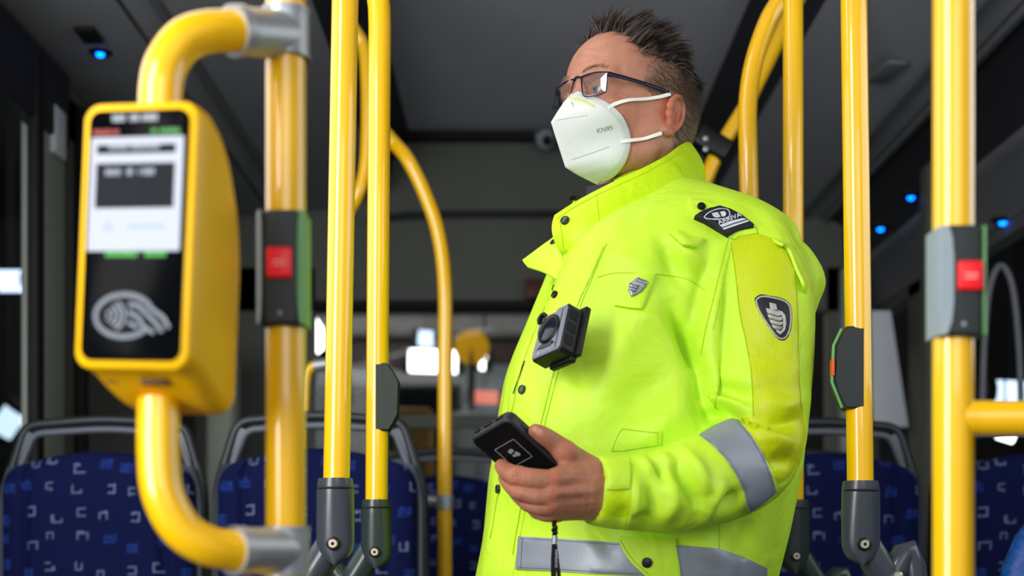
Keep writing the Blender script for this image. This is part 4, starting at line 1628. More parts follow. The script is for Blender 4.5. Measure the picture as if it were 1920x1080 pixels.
decal('fabric_loop', [(1255, 436), (1272, 430), (1292, 441), (1322, 446), (1316, 456), (1310, 463), (1280, 459), (1265, 447)], M['jacket'], jacket, 0.0065, 5, dome=0.004)
seam('seam', [(1256, 438), (1268, 450), (1282, 459), (1309, 462)], jacket, 1.3, 0.0070)
# cuff with its tab
decal('cuff', [(1128, 868), (1150, 864), (1183, 868), (1186, 900), (1182, 950), (1176, 970), (1150, 968), (1117, 966), (1118, 940), (1123, 900)], M['jacket_deep'], jacket, 0.0012, 7)
decal('cuff_tab', [(1134, 861), (1160, 860), (1181, 863), (1182, 885), (1181, 915), (1158, 918), (1135, 918), (1133, 885)], M['jacket'], jacket, 0.0055, 7)
snap(1041, 553, jacket, M['snap_black'], 0.0055, off=0.003)
snap(980, 731, jacket, M['snap'], 0.0066, off=0.003)
snap(935, 917, jacket, M['snap'], 0.0066, off=0.003)

# chest badge: pewter fist shield
def patch_poly(name, poly, m, parent, off, grid=5.0, thick=True, B=None):
    return decal(name, poly, m, parent, off, grid, B=B, thick=thick)


bd = patch_poly('metal_badge', [(1179, 531), (1186, 527), (1195, 519), (1201, 522), (1215, 527), (1211, 537), (1203, 546), (1192, 553), (1183, 556), (1181, 550), (1178, 545)], M['pewter'], jacket, 0.0085, 3)
for pl in ([(1180, 537), (1194, 541)], [(1179, 543), (1192, 547)], [(1181, 532), (1198, 537)], [(1192, 526), (1203, 530), (1212, 534)], [(1198, 534), (1190, 549)]):
    seam('badge_groove', pl, bd, 1.2, 0.0088, M['patch_black'], smooth=False)

# sleeve shield badge
c4 = lambda pts: [(1260 + x / 3.0, 340 + y / 3.0) for x, y in pts]
sh_out = c4([(460, 660), (476, 643), (505, 634), (560, 641), (620, 656), (655, 676), (672, 705), (678, 760), (674, 820), (662, 862), (645, 890), (622, 899), (600, 892), (575, 868), (545, 825), (505, 765), (475, 710)])
sp = decal('shield_badge', [tuple(p) for p in spline(sh_out + sh_out[:1], 2)][:-1], M['patch_black'], jacket, 0.0032, 5)
cxs, cys = 1260 + 585 / 3.0, 340 + 760 / 3.0
ring_o = [(cxs + (x - cxs) * 0.90, cys + (y - cys) * 0.90) for x, y in sh_out]
seam('badge_border', ring_o + ring_o[:1], sp, 2.8, 0.0036, M['patch_silver'])
for pl in (c4([(548, 680), (585, 690), (592, 722), (553, 722)]), c4([(528, 712), (545, 716), (612, 735), (615, 750), (600, 758), (536, 738)]),
           c4([(536, 744), (600, 764), (618, 760), (622, 778), (606, 786), (545, 768)]), c4([(547, 774), (606, 792), (622, 788), (622, 804), (608, 812), (556, 798)]),
           c4([(560, 804), (608, 818), (622, 814), (618, 830), (604, 834), (570, 826)]), c4([(590, 722), (622, 732), (638, 755), (643, 800), (636, 835), (612, 860), (600, 856), (626, 826), (626, 770), (612, 740)]),
           c4([(582, 832), (606, 840), (614, 852), (606, 860), (590, 846)])):
    patch_poly('badge_emblem', pl, M['patch_silver'], sp, 0.0052, 4)

# epaulette with its slide
ep = decal('epaulette', [(1289, 372), (1297, 371), (1312, 372), (1330, 374), (1350, 384), (1385, 400), (1415, 424), (1420, 436), (1392, 441), (1376, 448), (1352, 436), (1322, 415), (1302, 405), (1290, 388)], M['jacket'], jacket, 0.0050, 6)
snap(1315, 388, ep, M['snap_black'], 0.0058, off=0.005)
sl = decal('rank_slide', [(1303, 404), (1316, 395), (1332, 389), (1350, 385), (1370, 391), (1391, 402), (1414, 420), (1413, 424), (1398, 427), (1382, 432), (1367, 441), (1345, 428), (1322, 413)], M['patch_black'], jacket, 0.0105, 5)


def aff(O, ux, uy):
    return lambda x, y: (O[0] + ux[0] * x + uy[0] * y, O[1] + ux[1] * x + uy[1] * y)


def patch_text(name, body, O, ux, uy, m, parent, off, bold=0.01, B=None):
    """embroidered or printed word following the surface; ux spans the word, uy its height (photo frame)"""
    vs, fs, w = text2d(body, bold)
    f = aff(O, (ux[0] / w, ux[1] / w), uy)
    V = []
    for x, y in vs:
        h = place(*f(x, y), off, B)
        if h is None:
            return None
        V.append(h[0])
    mb = MB()
    mb.add(V, fs)
    return mb.build(name, m, parent, smooth=False)


patch_text('slide_text', 'ARRIVA', (1347.5, 421), (44, -16), (-3.5, -7.2), M['patch_white'], sl, 0.0112, 0.02)
for o_ in ((1350, 425), (1356, 430)):
    pass
patch_poly('slide_stripe', c4([(266, 246), (330, 222), (400, 206), (420, 212), (336, 238), (282, 258)]), M['patch_white'], sl, 0.0112, 4, False)
patch_poly('slide_stripe', c4([(283, 264), (340, 243), (425, 217), (436, 223), (350, 252), (292, 272)]), M['patch_white'], sl, 0.0112, 4, False)
em = c4([(180, 202), (200, 180), (240, 160), (285, 152), (315, 160), (325, 180), (318, 200), (290, 210), (240, 212), (200, 210)])
seam('slide_emblem_border', em + em[:1], sl, 1.8, 0.0112, M['patch_white'])
for pl in (c4([(222, 180), (255, 172), (262, 178), (230, 188)]), c4([(226, 190), (262, 181), (268, 187), (236, 198)]), c4([(236, 200), (268, 190), (274, 197), (250, 204)]), c4([(268, 172), (296, 166), (305, 180), (298, 196), (280, 198), (276, 184)])):
    patch_poly('slide_emblem', pl, M['patch_white'], sl, 0.0112, 4, False)

# ------------------------------------------------------------------ collar
NC = 40


def curve(pts, n):
    s = spline(pts, 10)
    S = np.array(s)
    d = np.concatenate([[0], np.cumsum(np.linalg.norm(np.diff(S, axis=0), axis=1))])
    t = np.linspace(0, d[-1], n)
    return np.stack([np.interp(t, d, S[:, k]) for k in range(3)], 1)


def wl(pts):
    return [tuple(W(*p)) for p in pts]


top = curve(wl([(1040, 403, 1.872), (1058, 390, 1.865), (1088, 371, 1.862), (1140, 345, 1.862), (1200, 318, 1.872), (1250, 291, 1.90), (1276, 274, 1.94), (1290, 266, 2.0), (1288, 270, 2.06), (1262, 284, 2.12), (1215, 310, 2.15), (1150, 350, 2.15), (1100, 385, 2.12), (1076, 385, 2.04), (1074, 376, 1.97)]), NC)
bot = curve(wl([(1049, 474, 1.872), (1068, 472, 1.845), (1095, 466, 1.832), (1150, 448, 1.832), (1210, 426, 1.845), (1262, 399, 1.875), (1296, 372, 1.925), (1322, 352, 2.01), (1318, 352, 2.08), (1280, 370, 2.14), (1215, 400, 2.17), (1150, 430, 2.16), (1095, 455, 2.12), (1068, 462, 2.04), (1062, 462, 1.96)]), NC)
mb = MB()
nr = 12
outer, inn = [], []
for j in range(nr + 1):
    v = j / nr
    C = bot * (1 - v) + top * v
    cen = C.mean(0)
    rad = C - cen
    rad[:, 2] = 0
    rad /= np.linalg.norm(rad, axis=1)[:, None] + 1e-9
    bul = 0.010 * math.sin(PI * v) * 1.0
    rip = 0.0022 * np.sin(np.linspace(0, 26, NC) + 3 * v) * v
    o_ = C + rad * (bul + rip)[:, None]
    outer.append([Vector(p) for p in o_])
    inn.append([Vector(p) for p in (o_ - rad * 0.0045)])
n0 = len(outer[0])
for j in range(nr):
    pass
vs = [p for r in outer for p in r] + [p for r in inn for p in r]
fs = []
T = (nr + 1) * n0
for j in range(nr):
    for i in range(n0 - 1):
        a = j * n0 + i
        fs.append((a, a + 1, a + n0 + 1, a + n0))
        fs.append((T + a, T + a + n0, T + a + n0 + 1, T + a + 1))
for i in range(n0 - 1):
    a = nr * n0 + i
    fs.append((a, a + 1, T + a + 1, T + a))
    fs.append((i + 1, i, T + i, T + i + 1))
for j in range(nr):
    a = j * n0
    fs.append((a + n0, a, T + a, T + a + n0))
    b = a + n0 - 1
    fs.append((b, b + n0, T + b + n0, T + b))
mb.add(vs, fs)
collar = mb.build('collar', M['jacket_deep'], jacket, angle=60)
BC = BVHTree.FromPolygons([tuple(v) for v in vs], fs)
seam('seam', [(1044, 410), (1080, 386), (1140, 355), (1200, 328), (1250, 301), (1280, 282)], collar, 1.2, 0.0006, B=BC)
seam('seam', [(1118, 362), (1122, 400), (1128, 446)], collar, 1.4, 0.0006, B=BC)
seam('seam', [(1049, 412), (1053, 440), (1056, 466)], collar, 1.2, 0.0006, B=BC)
snap(1060, 414, collar, M['snap'], 0.0066, B=BC)

# folded-out tip of the storm flap on his far side
def sheet(name, rows_, m, parent, t=0.003, sub=4):
    """thin cloth built from rows of (px, py, depth) points"""
    def sp_(p):
        if p[2] == 'h':
            q = place(p[0], p[1], 0.006)
            return tuple(q[0])
        return tuple(W(*p))
    R_ = [spline([sp_(p) for p in r], sub) for r in rows_]
    n = len(R_[0])
    cols = [spline([R_[j][i] for j in range(len(R_))], sub) for i in range(n)]
    A = np.array(cols)
    du = np.gradient(A, axis=0)
    dv = np.gradient(A, axis=1)
    N = np.cross(du, dv)
    N /= np.linalg.norm(N, axis=2)[:, :, None] + 1e-9
    B_ = A + N * t
    h, w = A.shape[:2]
    idx = np.arange(h * w).reshape(h, w)
    q = np.stack([idx[:-1, :-1], idx[1:, :-1], idx[1:, 1:], idx[:-1, 1:]], -1).reshape(-1, 4)
    fs = q.tolist() + (q[:, ::-1] + h * w).tolist()
    for a, b in [(idx[0], 1), (idx[-1], 0), (idx[:, 0], 0), (idx[:, -1], 1)]:
        for k in range(len(a) - 1):
            f = (a[k], a[k + 1], a[k + 1] + h * w, a[k] + h * w)
            fs.append(f if b else f[::-1])
    mb = MB()
    mb.add(A.reshape(-1, 3).tolist() + B_.reshape(-1, 3).tolist(), fs)
    return mb.build(name, m, parent, angle=60)


sheet('flap_tip', [[(1048, 432, 1.93), (1040, 447, 1.93), (1018, 463, 1.93), (981, 491, 1.92)],
                   [(1054, 470, 1.90), (1044, 475, 1.905), (1024, 483, 1.91), (983, 494, 1.915)],
                   [(1060, 530, 1.885), (1042, 524, 1.89), (1020, 512, 1.90), (990, 502, 1.91)]], M['jacket'], jacket, 0.0035)
MB().lathe([(0.0055, 0), (0.0055, 0.004), (0.003, 0.005)], W(1040, 457, 1.921), (-0.5, -0.6, 0.3)).build('snap_button', M['snap_black'], jacket)

# loose back yoke standing off behind the shoulder
sheet('back_yoke', [
    [(1313, 360, 1.99), (1318, 354, 2.02), (1322, 356, 2.06), (1310, 372, 2.12), (1270, 392, 2.17)],
    [(1362, 396, 1.925), (1385, 390, 1.97), (1398, 394, 2.04), (1380, 414, 2.13), (1320, 440, 2.2)],
    [(1453, 449, 'h'), (1478, 440, 1.88), (1488, 446, 2.0), (1450, 470, 2.12), (1370, 500, 2.22)],
    [(1479, 464, 'h'), (1512, 466, 1.86), (1524, 482, 1.98), (1480, 520, 2.12), (1400, 550, 2.24)],
    [(1495, 502, 'h'), (1535, 512, 1.86), (1546, 530, 1.97), (1500, 560, 2.12), (1410, 590, 2.25)],
    [(1511, 545, 'h'), (1527, 558, 1.87), (1534, 572, 1.97), (1500, 600, 2.10), (1415, 625, 2.25)],
    [(1502, 600, 1.88), (1515, 605, 1.90), (1518, 615, 1.97), (1490, 645, 2.10), (1415, 665, 2.24)]], M['jacket'], jacket, 0.004, 5)

# zip end and lining peeking above the collar
MB().tube([W(1072, 372, 2.0), W(1082, 370, 1.985), W(1084, 382, 1.97)], 0.004, 10).build('zip', M['snap_black'], jacket)
sheet('lining', [[(1100, 350, 1.93), (1128, 345, 1.92), (1150, 338, 1.91)], [(1098, 380, 1.93), (1126, 372, 1.92), (1150, 362, 1.91)]], M['patch_black'], jacket, 0.004, 3)

# ------------------------------------------------------------------ trousers and shoes
GT = Grid((-0.1, 1.75, 0.06), (0.5, 2.3, 0.93), 0.012)
cxh = 0.155
f = GT.ell((cxh, 2.0, 0.86), (0.155, 0.165, 0.12))
for s in (-1, 1):
    lx, ly = cxh + 0.05 * s, 2.0 - 0.095 * s
    f = smin(f, GT.chain([(lx, ly, 0.84), (lx - 0.01, ly, 0.47), (lx + 0.01, ly, 0.09)], [0.098, 0.072, 0.062]), 0.03)
f = np.maximum(f, 0.075 - GT.Z)
V, Q = GT.mesh(f, 2)
link('trousers', np_mesh('trousers', V, Q), M['trouser'], person, angle=180)
for s in (-1, 1):
    lx, ly = cxh + 0.05 * s, 2.0 - 0.095 * s
    GS = Grid((lx - 0.28, ly - 0.2, -0.005), (lx + 0.15, ly + 0.15, 0.16), 0.008)
    f = GS.chain([(lx + 0.05, ly + 0.03, 0.045), (lx - 0.07, ly - 0.04, 0.042), (lx - 0.15, ly - 0.087, 0.035)], [0.042, 0.047, 0.036])
    f = smin(f, GS.cone((lx + 0.012, ly, 0.06), (lx + 0.012, ly, 0.12), 0.05, 0.045), 0.02)
    f = np.maximum(f, 0.0 - GS.Z)
    V, Q = GS.mesh(f, 2)
    V[:, 2] = np.maximum(V[:, 2], 0.0)
    link('shoe', np_mesh('shoe', V, Q), M['shoe'], person, angle=180)
# ------------------------------------------------------------------ head frame: x forward, y to his left, z up
YAW = math.radians(37)          # how far the face is turned toward the camera from pure profile
PITCH = math.radians(5)
Fh = Vector((-math.cos(YAW), -math.sin(YAW), 0))
Lh = Vector((math.sin(YAW), -math.cos(YAW), 0))
Uh = Vector((0, 0, 1))
RH = Matrix((Fh, Lh, Uh)).transposed()
RH = RH @ Matrix.Rotation(-PITCH, 3, 'Y')
EAR = W(1247, 206, 1.945)
OH = EAR - RH @ Vector((-0.008, 0.076, 0.0))
HS = 1.0


def hw(x, y, z):
    return OH + RH @ (Vector((x, y, z)) * HS)


def to_local(p):
    return (RH.transposed() @ (Vector(p) - OH)) / HS


def sight_plane(a, b, inset):
    """plane (local frame) through the camera and two picture points, normal pointing out of the mask outline"""
    A_, B_ = W(a[0], a[1], 2.0), W(b[0], b[1], 2.0)
    n = (A_ - CAM).cross(B_ - CAM).normalized()
    c = W(1110, 260, 2.0)
    if (c - CAM).dot(n) > 0:
        n = -n
    nl = RH.transposed() @ n
    p0 = to_local(CAM) - nl * inset
    return nl, p0


def head_px(x, y, z):
    return toPX(hw(x, y, z))


GH = Grid((-0.135, -0.10, -0.20), (0.145, 0.10, 0.155), 0.0017)
g = GH
f = g.ell((-0.017, 0, 0.052), (0.101, 0.0765, 0.083))
f = smin(f, g.ell((0.037, 0, 0.050), (0.060, 0.066, 0.064)), 0.03)
f = smin(f, g.ell((0.030, 0, -0.020), (0.058, 0.060, 0.075)), 0.03)
f = smin(f, g.ell((-0.03, 0, 0.0), (0.070, 0.068, 0.07)), 0.03)
for s in (-1, 1):
    f = smin(f, g.chain([(-0.008, 0.055 * s, -0.030), (0.004, 0.053 * s, -0.060), (0.038, 0.034 * s, -0.074), (0.058, 0.008 * s, -0.070)], [0.02, 0.019, 0.019, 0.019]), 0.022)
    f = smin(f, g.ell((0.060, 0.040 * s, -0.012), (0.026, 0.024, 0.022)), 0.02)      # cheekbone
    f = smin(f, g.cone((0.092, 0.010 * s, 0.036), (0.078, 0.048 * s, 0.034), 0.0105, 0.011), 0.012)   # brow ridge
f = smin(f, g.ell((0.069, 0, -0.043), (0.022, 0.034, 0.03)), 0.02)                  # muzzle
f = smin(f, g.ell((0.058, 0, -0.068), (0.014, 0.016, 0.014)), 0.015)               # chin
for s in (-1, 1):                                                                 # eye sockets
    f = smax(f, -g.ell((0.101, 0.034 * s, 0.013), (0.020, 0.017, 0.0125)), 0.012)
# nose
f = smin(f, g.cone((0.088, 0, 0.024), (0.108, 0, -0.012), 0.0085, 0.0115), 0.010)
for s in (-1, 1):
    f = smin(f, g.ell((0.101, 0.011 * s, -0.017), (0.011, 0.008, 0.008)), 0.006)
    f = smax(f, -g.ell((0.106, 0.0065 * s, -0.0265), (0.005, 0.0035, 0.004)), 0.002)
# lips
f = smin(f, g.cone((0.087, -0.018, -0.0455), (0.087, 0.018, -0.0455), 0.006, 0.006), 0.005)
f = smin(f, g.cone((0.084, -0.014, -0.055), (0.084, 0.014, -0.055), 0.007, 0.007), 0.005)
# eyeballs' lids
for s in (-1, 1):
    lid = g.ell((0.0795, 0.033 * s, 0.014), (0.0148, 0.0155, 0.0135))
    gap = g.ell((0.094, 0.034 * s, 0.0125), (0.009, 0.0132, 0.0038))
    lid = smax(lid, -gap, 0.002)
    f = smin(f, lid, 0.004)
    f = smax(f, -gap, 0.0015)
nl_, p0_ = sight_plane((1060, 314), (1119, 346), 0.005)
f = smax(f, (g.X - p0_.x) * nl_.x + (g.Y - p0_.y) * nl_.y + (g.Z - p0_.z) * nl_.z, 0.008)
# neck
nk0 = (-0.028, 0, -0.04)
dn_l = RH.transposed() @ Vector((0.0, 0.0, -1.0))
fw_l = RH.transposed() @ Vector((0.25, 0.15, -1.0)).normalized()
nk1 = Vector(nk0) + fw_l * 0.17
f = smin(f, g.cone(nk0, nk1, 0.057, 0.062), 0.025)
# sternomastoid and Adam's apple
f = smin(f, g.cone((-0.03, 0.052, -0.05), Vector(nk1) + Vector((0.045, -0.03, 0.0)), 0.014, 0.016), 0.02)
f = smin(f, g.ell(Vector((0.03, 0, -0.115)), (0.016, 0.012, 0.018)), 0.02)
# ears
EARL = Vector((-0.012, 0.0755, -0.004))
for s in (-1, 1):
    E = Vector((EARL.x, EARL.y * s, EARL.z))
    ax = Vector((-0.52, 0.85 * s, 0.0)).normalized()      # outward direction of the pinna plane normal
    fx = Vector((0.85, 0.52 * s, 0.0)).normalized()
    uz = Vector((-0.18, -0.05 * s, 0.98)).normalized()
    fx = (fx - fx.dot(uz) * uz).normalized()
    ax = fx.cross(uz) * (-s)
    pt = lambda a, b, c=0.0: tuple(E + fx * a + uz * b + ax * c)
    rim = [pt(0.005, 0.010, .002), pt(0.004, 0.021, .006), pt(-0.004, 0.0305, .010), pt(-0.015, 0.033, .013), pt(-0.0245, 0.027, .015), pt(-0.028, 0.014, .016), pt(-0.0265, 0.0, .015),
           pt(-0.021, -0.012, .012), pt(-0.013, -0.0215, .009), pt(-0.006, -0.028, .006), pt(0.0, -0.027, .003)]
    rim = spline(rim, 3)
    er = g.chain(rim, [0.0034] * 12 + [0.0036] * (len(rim) - 18) + [0.0056] * 6, 0)
    plate = g.ell(tuple(E + fx * -0.011 + uz * 0.004 + ax * 0.006), (0.017, 0.0042, 0.028), [tuple(fx), tuple(ax), tuple(uz)])
    er = smin(er, plate, 0.004)
    anti = spline([pt(-0.010, 0.021, .009), pt(-0.018, 0.012, .011), pt(-0.0185, 0.0, .011), pt(-0.012, -0.011, .009)], 3)
    er = smin(er, g.chain(anti, [0.0028] * len(anti)), 0.003)
    er = smin(er, g.ell(pt(0.004, -0.002, .004), (0.005, 0.005, 0.007)), 0.004)
    er = smin(er, g.ell(pt(-0.003, -0.024, .004), (0.007, 0.0045, 0.008)), 0.004)
    er = smax(er, -g.ell(pt(-0.008, 0.001, .013), (0.0085, 0.0105, 0.0135)), 0.002)
    er = smax(er, -g.ell(pt(-0.014, 0.020, .014), (0.0075, 0.0055, 0.0075)), 0.002)
    f = smin(f, er, 0.0035)
VH, QH = GH.mesh(f, 2)
del f
NH = vnormals(VH, QH)
x, y, z = VH[:, 0], VH[:, 1], VH[:, 2]
dh = np.zeros(len(VH))
# forehead lines, crow's feet, cheek folds
for z0, a, c in ((0.058, 0.0007, 0.9), (0.068, 0.0009, 1.0), (0.079, 0.0008, 0.7), (0.049, 0.0005, 0.6)):
    zz = z0 + 0.0035 * np.sin(y * 70 + z0 * 500) - 2.2 * y * y
    dh -= 2.2 * a * c * np.exp(-((z - zz) / 0.0014) ** 2) * sstep(0.055, 0.075, x) * (1 - sstep(0.040, 0.055, np.abs(y)))
for z0, sl in ((0.016, 0.25), (0.010, -0.05), (0.004, -0.35)):
    zz = z0 + sl * (0.070 - x)
    dh -= 0.0011 * np.exp(-((z - zz) / 0.0013) ** 2) * sstep(0.044, 0.054, x) * (1 - sstep(0.070, 0.076, x)) * (np.abs(y) > 0.04)
zz = -0.004 - 0.4 * (0.088 - x)
dh -= 0.0009 * np.exp(-((z - zz) / 0.002) ** 2) * sstep(0.06, 0.07, x) * (np.abs(y) > 0.02) * (x < 0.092)
VH = VH + NH * dh[:, None]
# skin colour
skin = np.array(lin((184, 128, 104)))
pink = np.array(lin((204, 118, 92)))
Cc = np.tile(skin, (len(VH), 1))


def blend(C, col, w):
    return C * (1 - w[:, None]) + np.array(col) * w[:, None]


ear_d = np.sqrt((x - EARL.x + 0.01) ** 2 + (np.abs(y) - 0.085) ** 2 + (z - 0.0) ** 2)
earm = (1 - sstep(0.022, 0.04, ear_d)) * (np.abs(y) > 0.071)
Cc = blend(Cc, pink, 0.75 * earm)
Cc = blend(Cc, lin((196, 118, 90)), 0.6 * np.exp(-(((x - 0.055) / 0.03) ** 2 + ((z + 0.02) / 0.025) ** 2)))
Cc = blend(Cc, lin((205, 122, 100)), 0.6 * np.exp(-(((x - 0.112) / 0.014) ** 2 + ((z + 0.012) / 0.02) ** 2)))
Cc = blend(Cc, lin((196, 136, 112)), 0.6 * (1 - sstep(-0.11, -0.07, z)))
# scalp: where hair grows the skin reads darker through it
HLX = ([-0.15, -0.045, -0.028, -0.005, 0.020, 0.036, 0.046, 0.053, 0.066, 0.080, 0.10], [-0.060, -0.058, -0.02, 0.028, 0.014, 0.022, 0.082, 0.102, 0.110, 0.110, 0.110])
wobx = 0.004 * np.sin(z * 420) + 0.003 * np.sin(z * 910 + 1)
scalp = np.zeros(len(VH))
for sh_ in (-0.009, -0.0045, 0, 0.0045, 0.009):
    hz_ = np.interp(x + sh_ + wobx, *HLX) + 0.003 * np.sin(y * 300)
    scalp += 0.2 * sstep(-0.004, 0.008, z - hz_)
scalp *= 1 - earm
topm = sstep(0.060, 0.090, z + 0.25 * np.maximum(-x - 0.02, 0)) * scalp
Cc = blend(Cc, lin((128, 96, 76)), 0.85 * scalp * (1 - 0.6 * sstep(0.0, 0.03, x)))
Cc = blend(Cc, lin((48, 34, 27)), 0.95 * topm)
# brows
Cc = blend(Cc, lin((150, 112, 88)), 0.35 * np.exp(-((z - 0.040) / 0.005) ** 2) * (x > 0.06) * (np.abs(y) > 0.012) * (np.abs(y) < 0.052))
# lips
Cc = blend(Cc, lin((190, 105, 98)), 0.7 * np.exp(-((z + 0.052) / 0.008) ** 2) * (x > 0.088) * (np.abs(y) < 0.024))
RHn = np.array(RH)
VHw = np.array(OH) + (VH * HS) @ RHn.T
NHw = NH @ RHn.T
BH = BVHTree.FromPolygons([tuple(v) for v in VHw], [tuple(q) for q in QH.tolist()])
head_parts = [(VHw, QH, Cc)]

# ------------------------------------------------------------------ hand (his left) holding the phone
def H4(px, py, Y, rpx):
    p = W(px, py, Y)
    return (tuple(p), rpx / F * Y)


lo = W(915, 1000, 1.56)
GD = Grid((-0.035, 1.555, 1.018), (0.130, 1.745, 1.165), 0.00125)
g = GD


def ch(pts, k=0.006):
    P = [H4(*p) for p in pts]
    S = spline([(*p[0], p[1]) for p in P], 3)
    return g.chain([s[:3] for s in S], [s[3] for s in S], 0)


# palm / back of the hand as a slab of metacarpals
f = ch([(1150, 921, 1.668, 50), (1118, 920, 1.663, 48), (1095, 912, 1.655, 44)])
mc = [[(1110, 893, 1.648, 33), (1075, 892, 1.630, 28), (1046, 897, 1.612, 22)],
      [(1110, 915, 1.645, 34), (1072, 920, 1.625, 26), (1041, 924, 1.608, 20)],
      [(1110, 935, 1.650, 33), (1072, 942, 1.632, 24), (1040, 946, 1.614, 18)],
      [(1112, 948, 1.660, 29), (1078, 955, 1.645, 21), (1044, 962, 1.628, 16)]]
for m_ in mc:
    f = smin(f, ch(m_), 0.007)
f = smin(f, ch([(1085, 915, 1.675, 40), (1050, 912, 1.672, 34)]), 0.012)      # palm body behind
# knuckle bumps
for q in ((1040, 900, 1.602, 11), (1034, 927, 1.600, 10.5), (1034, 949, 1.606, 9.5), (1040, 965, 1.620, 8.5)):
    f = smin(f, g.ell(H4(*q)[0], (H4(*q)[1],) * 3), 0.008)
# fingers wrap under the phone and close on its far edge
fing = [
    [(1046, 903, 1.612, 22), (1010, 900, 1.606, 21), (972, 894, 1.610, 20), (951, 884, 1.632, 17), (941, 874, 1.652, 14)],
    [(1040, 930, 1.610, 18.5), (1008, 931, 1.606, 17), (972, 921, 1.612, 16), (955, 907, 1.634, 14.5), (946, 896, 1.657, 12)],
    [(1040, 950, 1.616, 17), (1014, 952, 1.612, 15), (989, 944, 1.618, 14), (970, 929, 1.642, 12.5), (960, 916, 1.664, 11)],
    [(1044, 964, 1.628, 15), (1024, 966, 1.622, 13), (1006, 960, 1.628, 12), (990, 946, 1.648, 11), (981, 934, 1.668, 10)]]
fs_ = None
for q in fing:
    a = ch(q)
    # bony middle joint
    pj = H4(*q[2])
    a = smin(a, g.ell(pj[0], (pj[1] * 1.04,) * 3), 0.003)
    fs_ = a if fs_ is None else smin(fs_, a, 0.0009)
f = smin(f, fs_, 0.004)
# thumb with ball
th = ch([(1108, 892, 1.660, 34), (1086, 872, 1.650, 29), (1060, 848, 1.635, 22.5), (1036, 828, 1.622, 18.5), (1018, 816, 1.615, 17), (1004, 808, 1.612, 13.5)])
th = smin(th, g.ell(H4(1062, 850, 1.625, 21)[0], (H4(1062, 850, 1.63, 23)[1],) * 3), 0.006)
f = smin(f, th, 0.008)
# web between thumb and index
f = smin(f, ch([(1078, 880, 1.655, 20), (1058, 882, 1.650, 15)]), 0.010)
VD, QD = GD.mesh(f, 2)
ND = vnormals(VD, QD)
PXD = 960 + VD[:, 0] / VD[:, 1] * F
PYD = HZ - (VD[:, 2] - CH) / VD[:, 1] * F
fc = sstep(0.0, 0.3, -ND[:, 1])


def groove(pl, w, d):
    best = np.full(len(VD), 1e9)
    for i in range(len(pl) - 1):
        ax, ay = pl[i]
        bx, by = pl[i + 1]
        t = np.clip(((PXD - ax) * (bx - ax) + (PYD - ay) * (by - ay)) / ((bx - ax) ** 2 + (by - ay) ** 2), 0, 1)
        best = np.minimum(best, np.hypot(PXD - ax - t * (bx - ax), PYD - ay - t * (by - ay)))
    return d * 0.001 * np.exp(-(best / w) ** 2) * fc


dd = np.zeros(len(VD))
for q in ([(962, 882), (964, 892), (962, 900)], [(968, 880), (971, 890), (969, 901)], [(975, 881), (978, 892), (976, 903)], [(966, 886), (974, 886)], [(963, 893), (976, 894)]):
    dd += groove(q, 1.9, -0.6)
for q in ([(1036, 824), (1044, 834)], [(1042, 821), (1050, 832)], [(1030, 826), (1037, 838)], [(1048, 820), (1056, 830)]):
    dd += groove(q, 1.8, -0.55)
for q in ([(962, 908), (964, 917)], [(968, 907), (970, 918)], [(978, 932), (980, 941)]):
    dd += groove(q, 1.8, -0.5)
for q, w, d in (([(1050, 898), (1085, 896), (1115, 900)], 6, 0.9), ([(1048, 924), (1085, 922), (1115, 922)], 6, 0.9), ([(1046, 948), (1080, 945), (1112, 942)], 5, 0.7),
                ([(1052, 911), (1090, 909)], 5, -0.8), ([(1050, 936), (1088, 934)], 5, -0.8), ([(1070, 905), (1088, 925), (1100, 948)], 3, 0.5), ([(1060, 870), (1080, 885), (1108, 888)], 3.5, 0.5)):
    dd += groove(q, w, d)
VD = VD + ND * dd[:, None]
Cd = np.tile(np.array(lin((186, 124, 96))), (len(VD), 1))
kn = np.zeros(len(VD))
for q in ((1038, 900, 13), (1033, 927, 12), (1033, 948, 11), (970, 890, 14), (966, 912, 11), (980, 936, 10), (945, 876, 12), (1005, 808, 16), (1062, 848, 14)):
    kn = np.maximum(kn, np.exp(-(((PXD - q[0]) ** 2 + (PYD - q[1]) ** 2) / q[2] ** 2)))
Cd = blend(Cd, lin((176, 96, 74)), 0.6 * kn)
head_parts.append((VD, QD, Cd))
BD = BVHTree.FromPolygons([tuple(v) for v in VD], [tuple(q) for q in QD.tolist()])

# inner arm, chest and neck core so that the body is one figure under the jacket
GB = Grid((-0.06, 1.64, 0.84), (0.48, 2.25, 1.60), 0.0075)
g = GB
f = torso_field(g, 0.06)
f = np.maximum(f, g.Z - W(0, 380, 2.0).z)
af = g.chain([q[:3] for q in ARM[:-2]], [min(q[3], .06) * 0.6 for q in ARM[:-2]])
f = smin(f, af, 0.02)
nkw = hw(*nk1)
f = smin(f, g.cone(tuple(hw(*nk0) + Vector((0, 0, -0.05))), tuple(nkw + Vector((0.02, 0.0, -0.05))), 0.053, 0.062), 0.03)
VB, QB = g.mesh(f, 2)
head_parts.append((VB, QB, np.tile(np.array(lin((186, 124, 96))), (len(VB), 1))))
V = np.concatenate([p[0] for p in head_parts])
offs = np.cumsum([0] + [len(p[0]) for p in head_parts])
Q = np.concatenate([p[1] + offs[i] for i, p in enumerate(head_parts)])
me = np_mesh('body', V, Q)
set_color(me, np.concatenate([p[2] for p in head_parts]))
M['skin'] = mat('skin', (214, 158, 134), rough=0.48, attr='Col', noise_amt=0.16, noise_scale=70, bump=0.35, bump_scale=420, sss=0.12, spec=0.4)
body = link('body', me, M['skin'], person, angle=180)

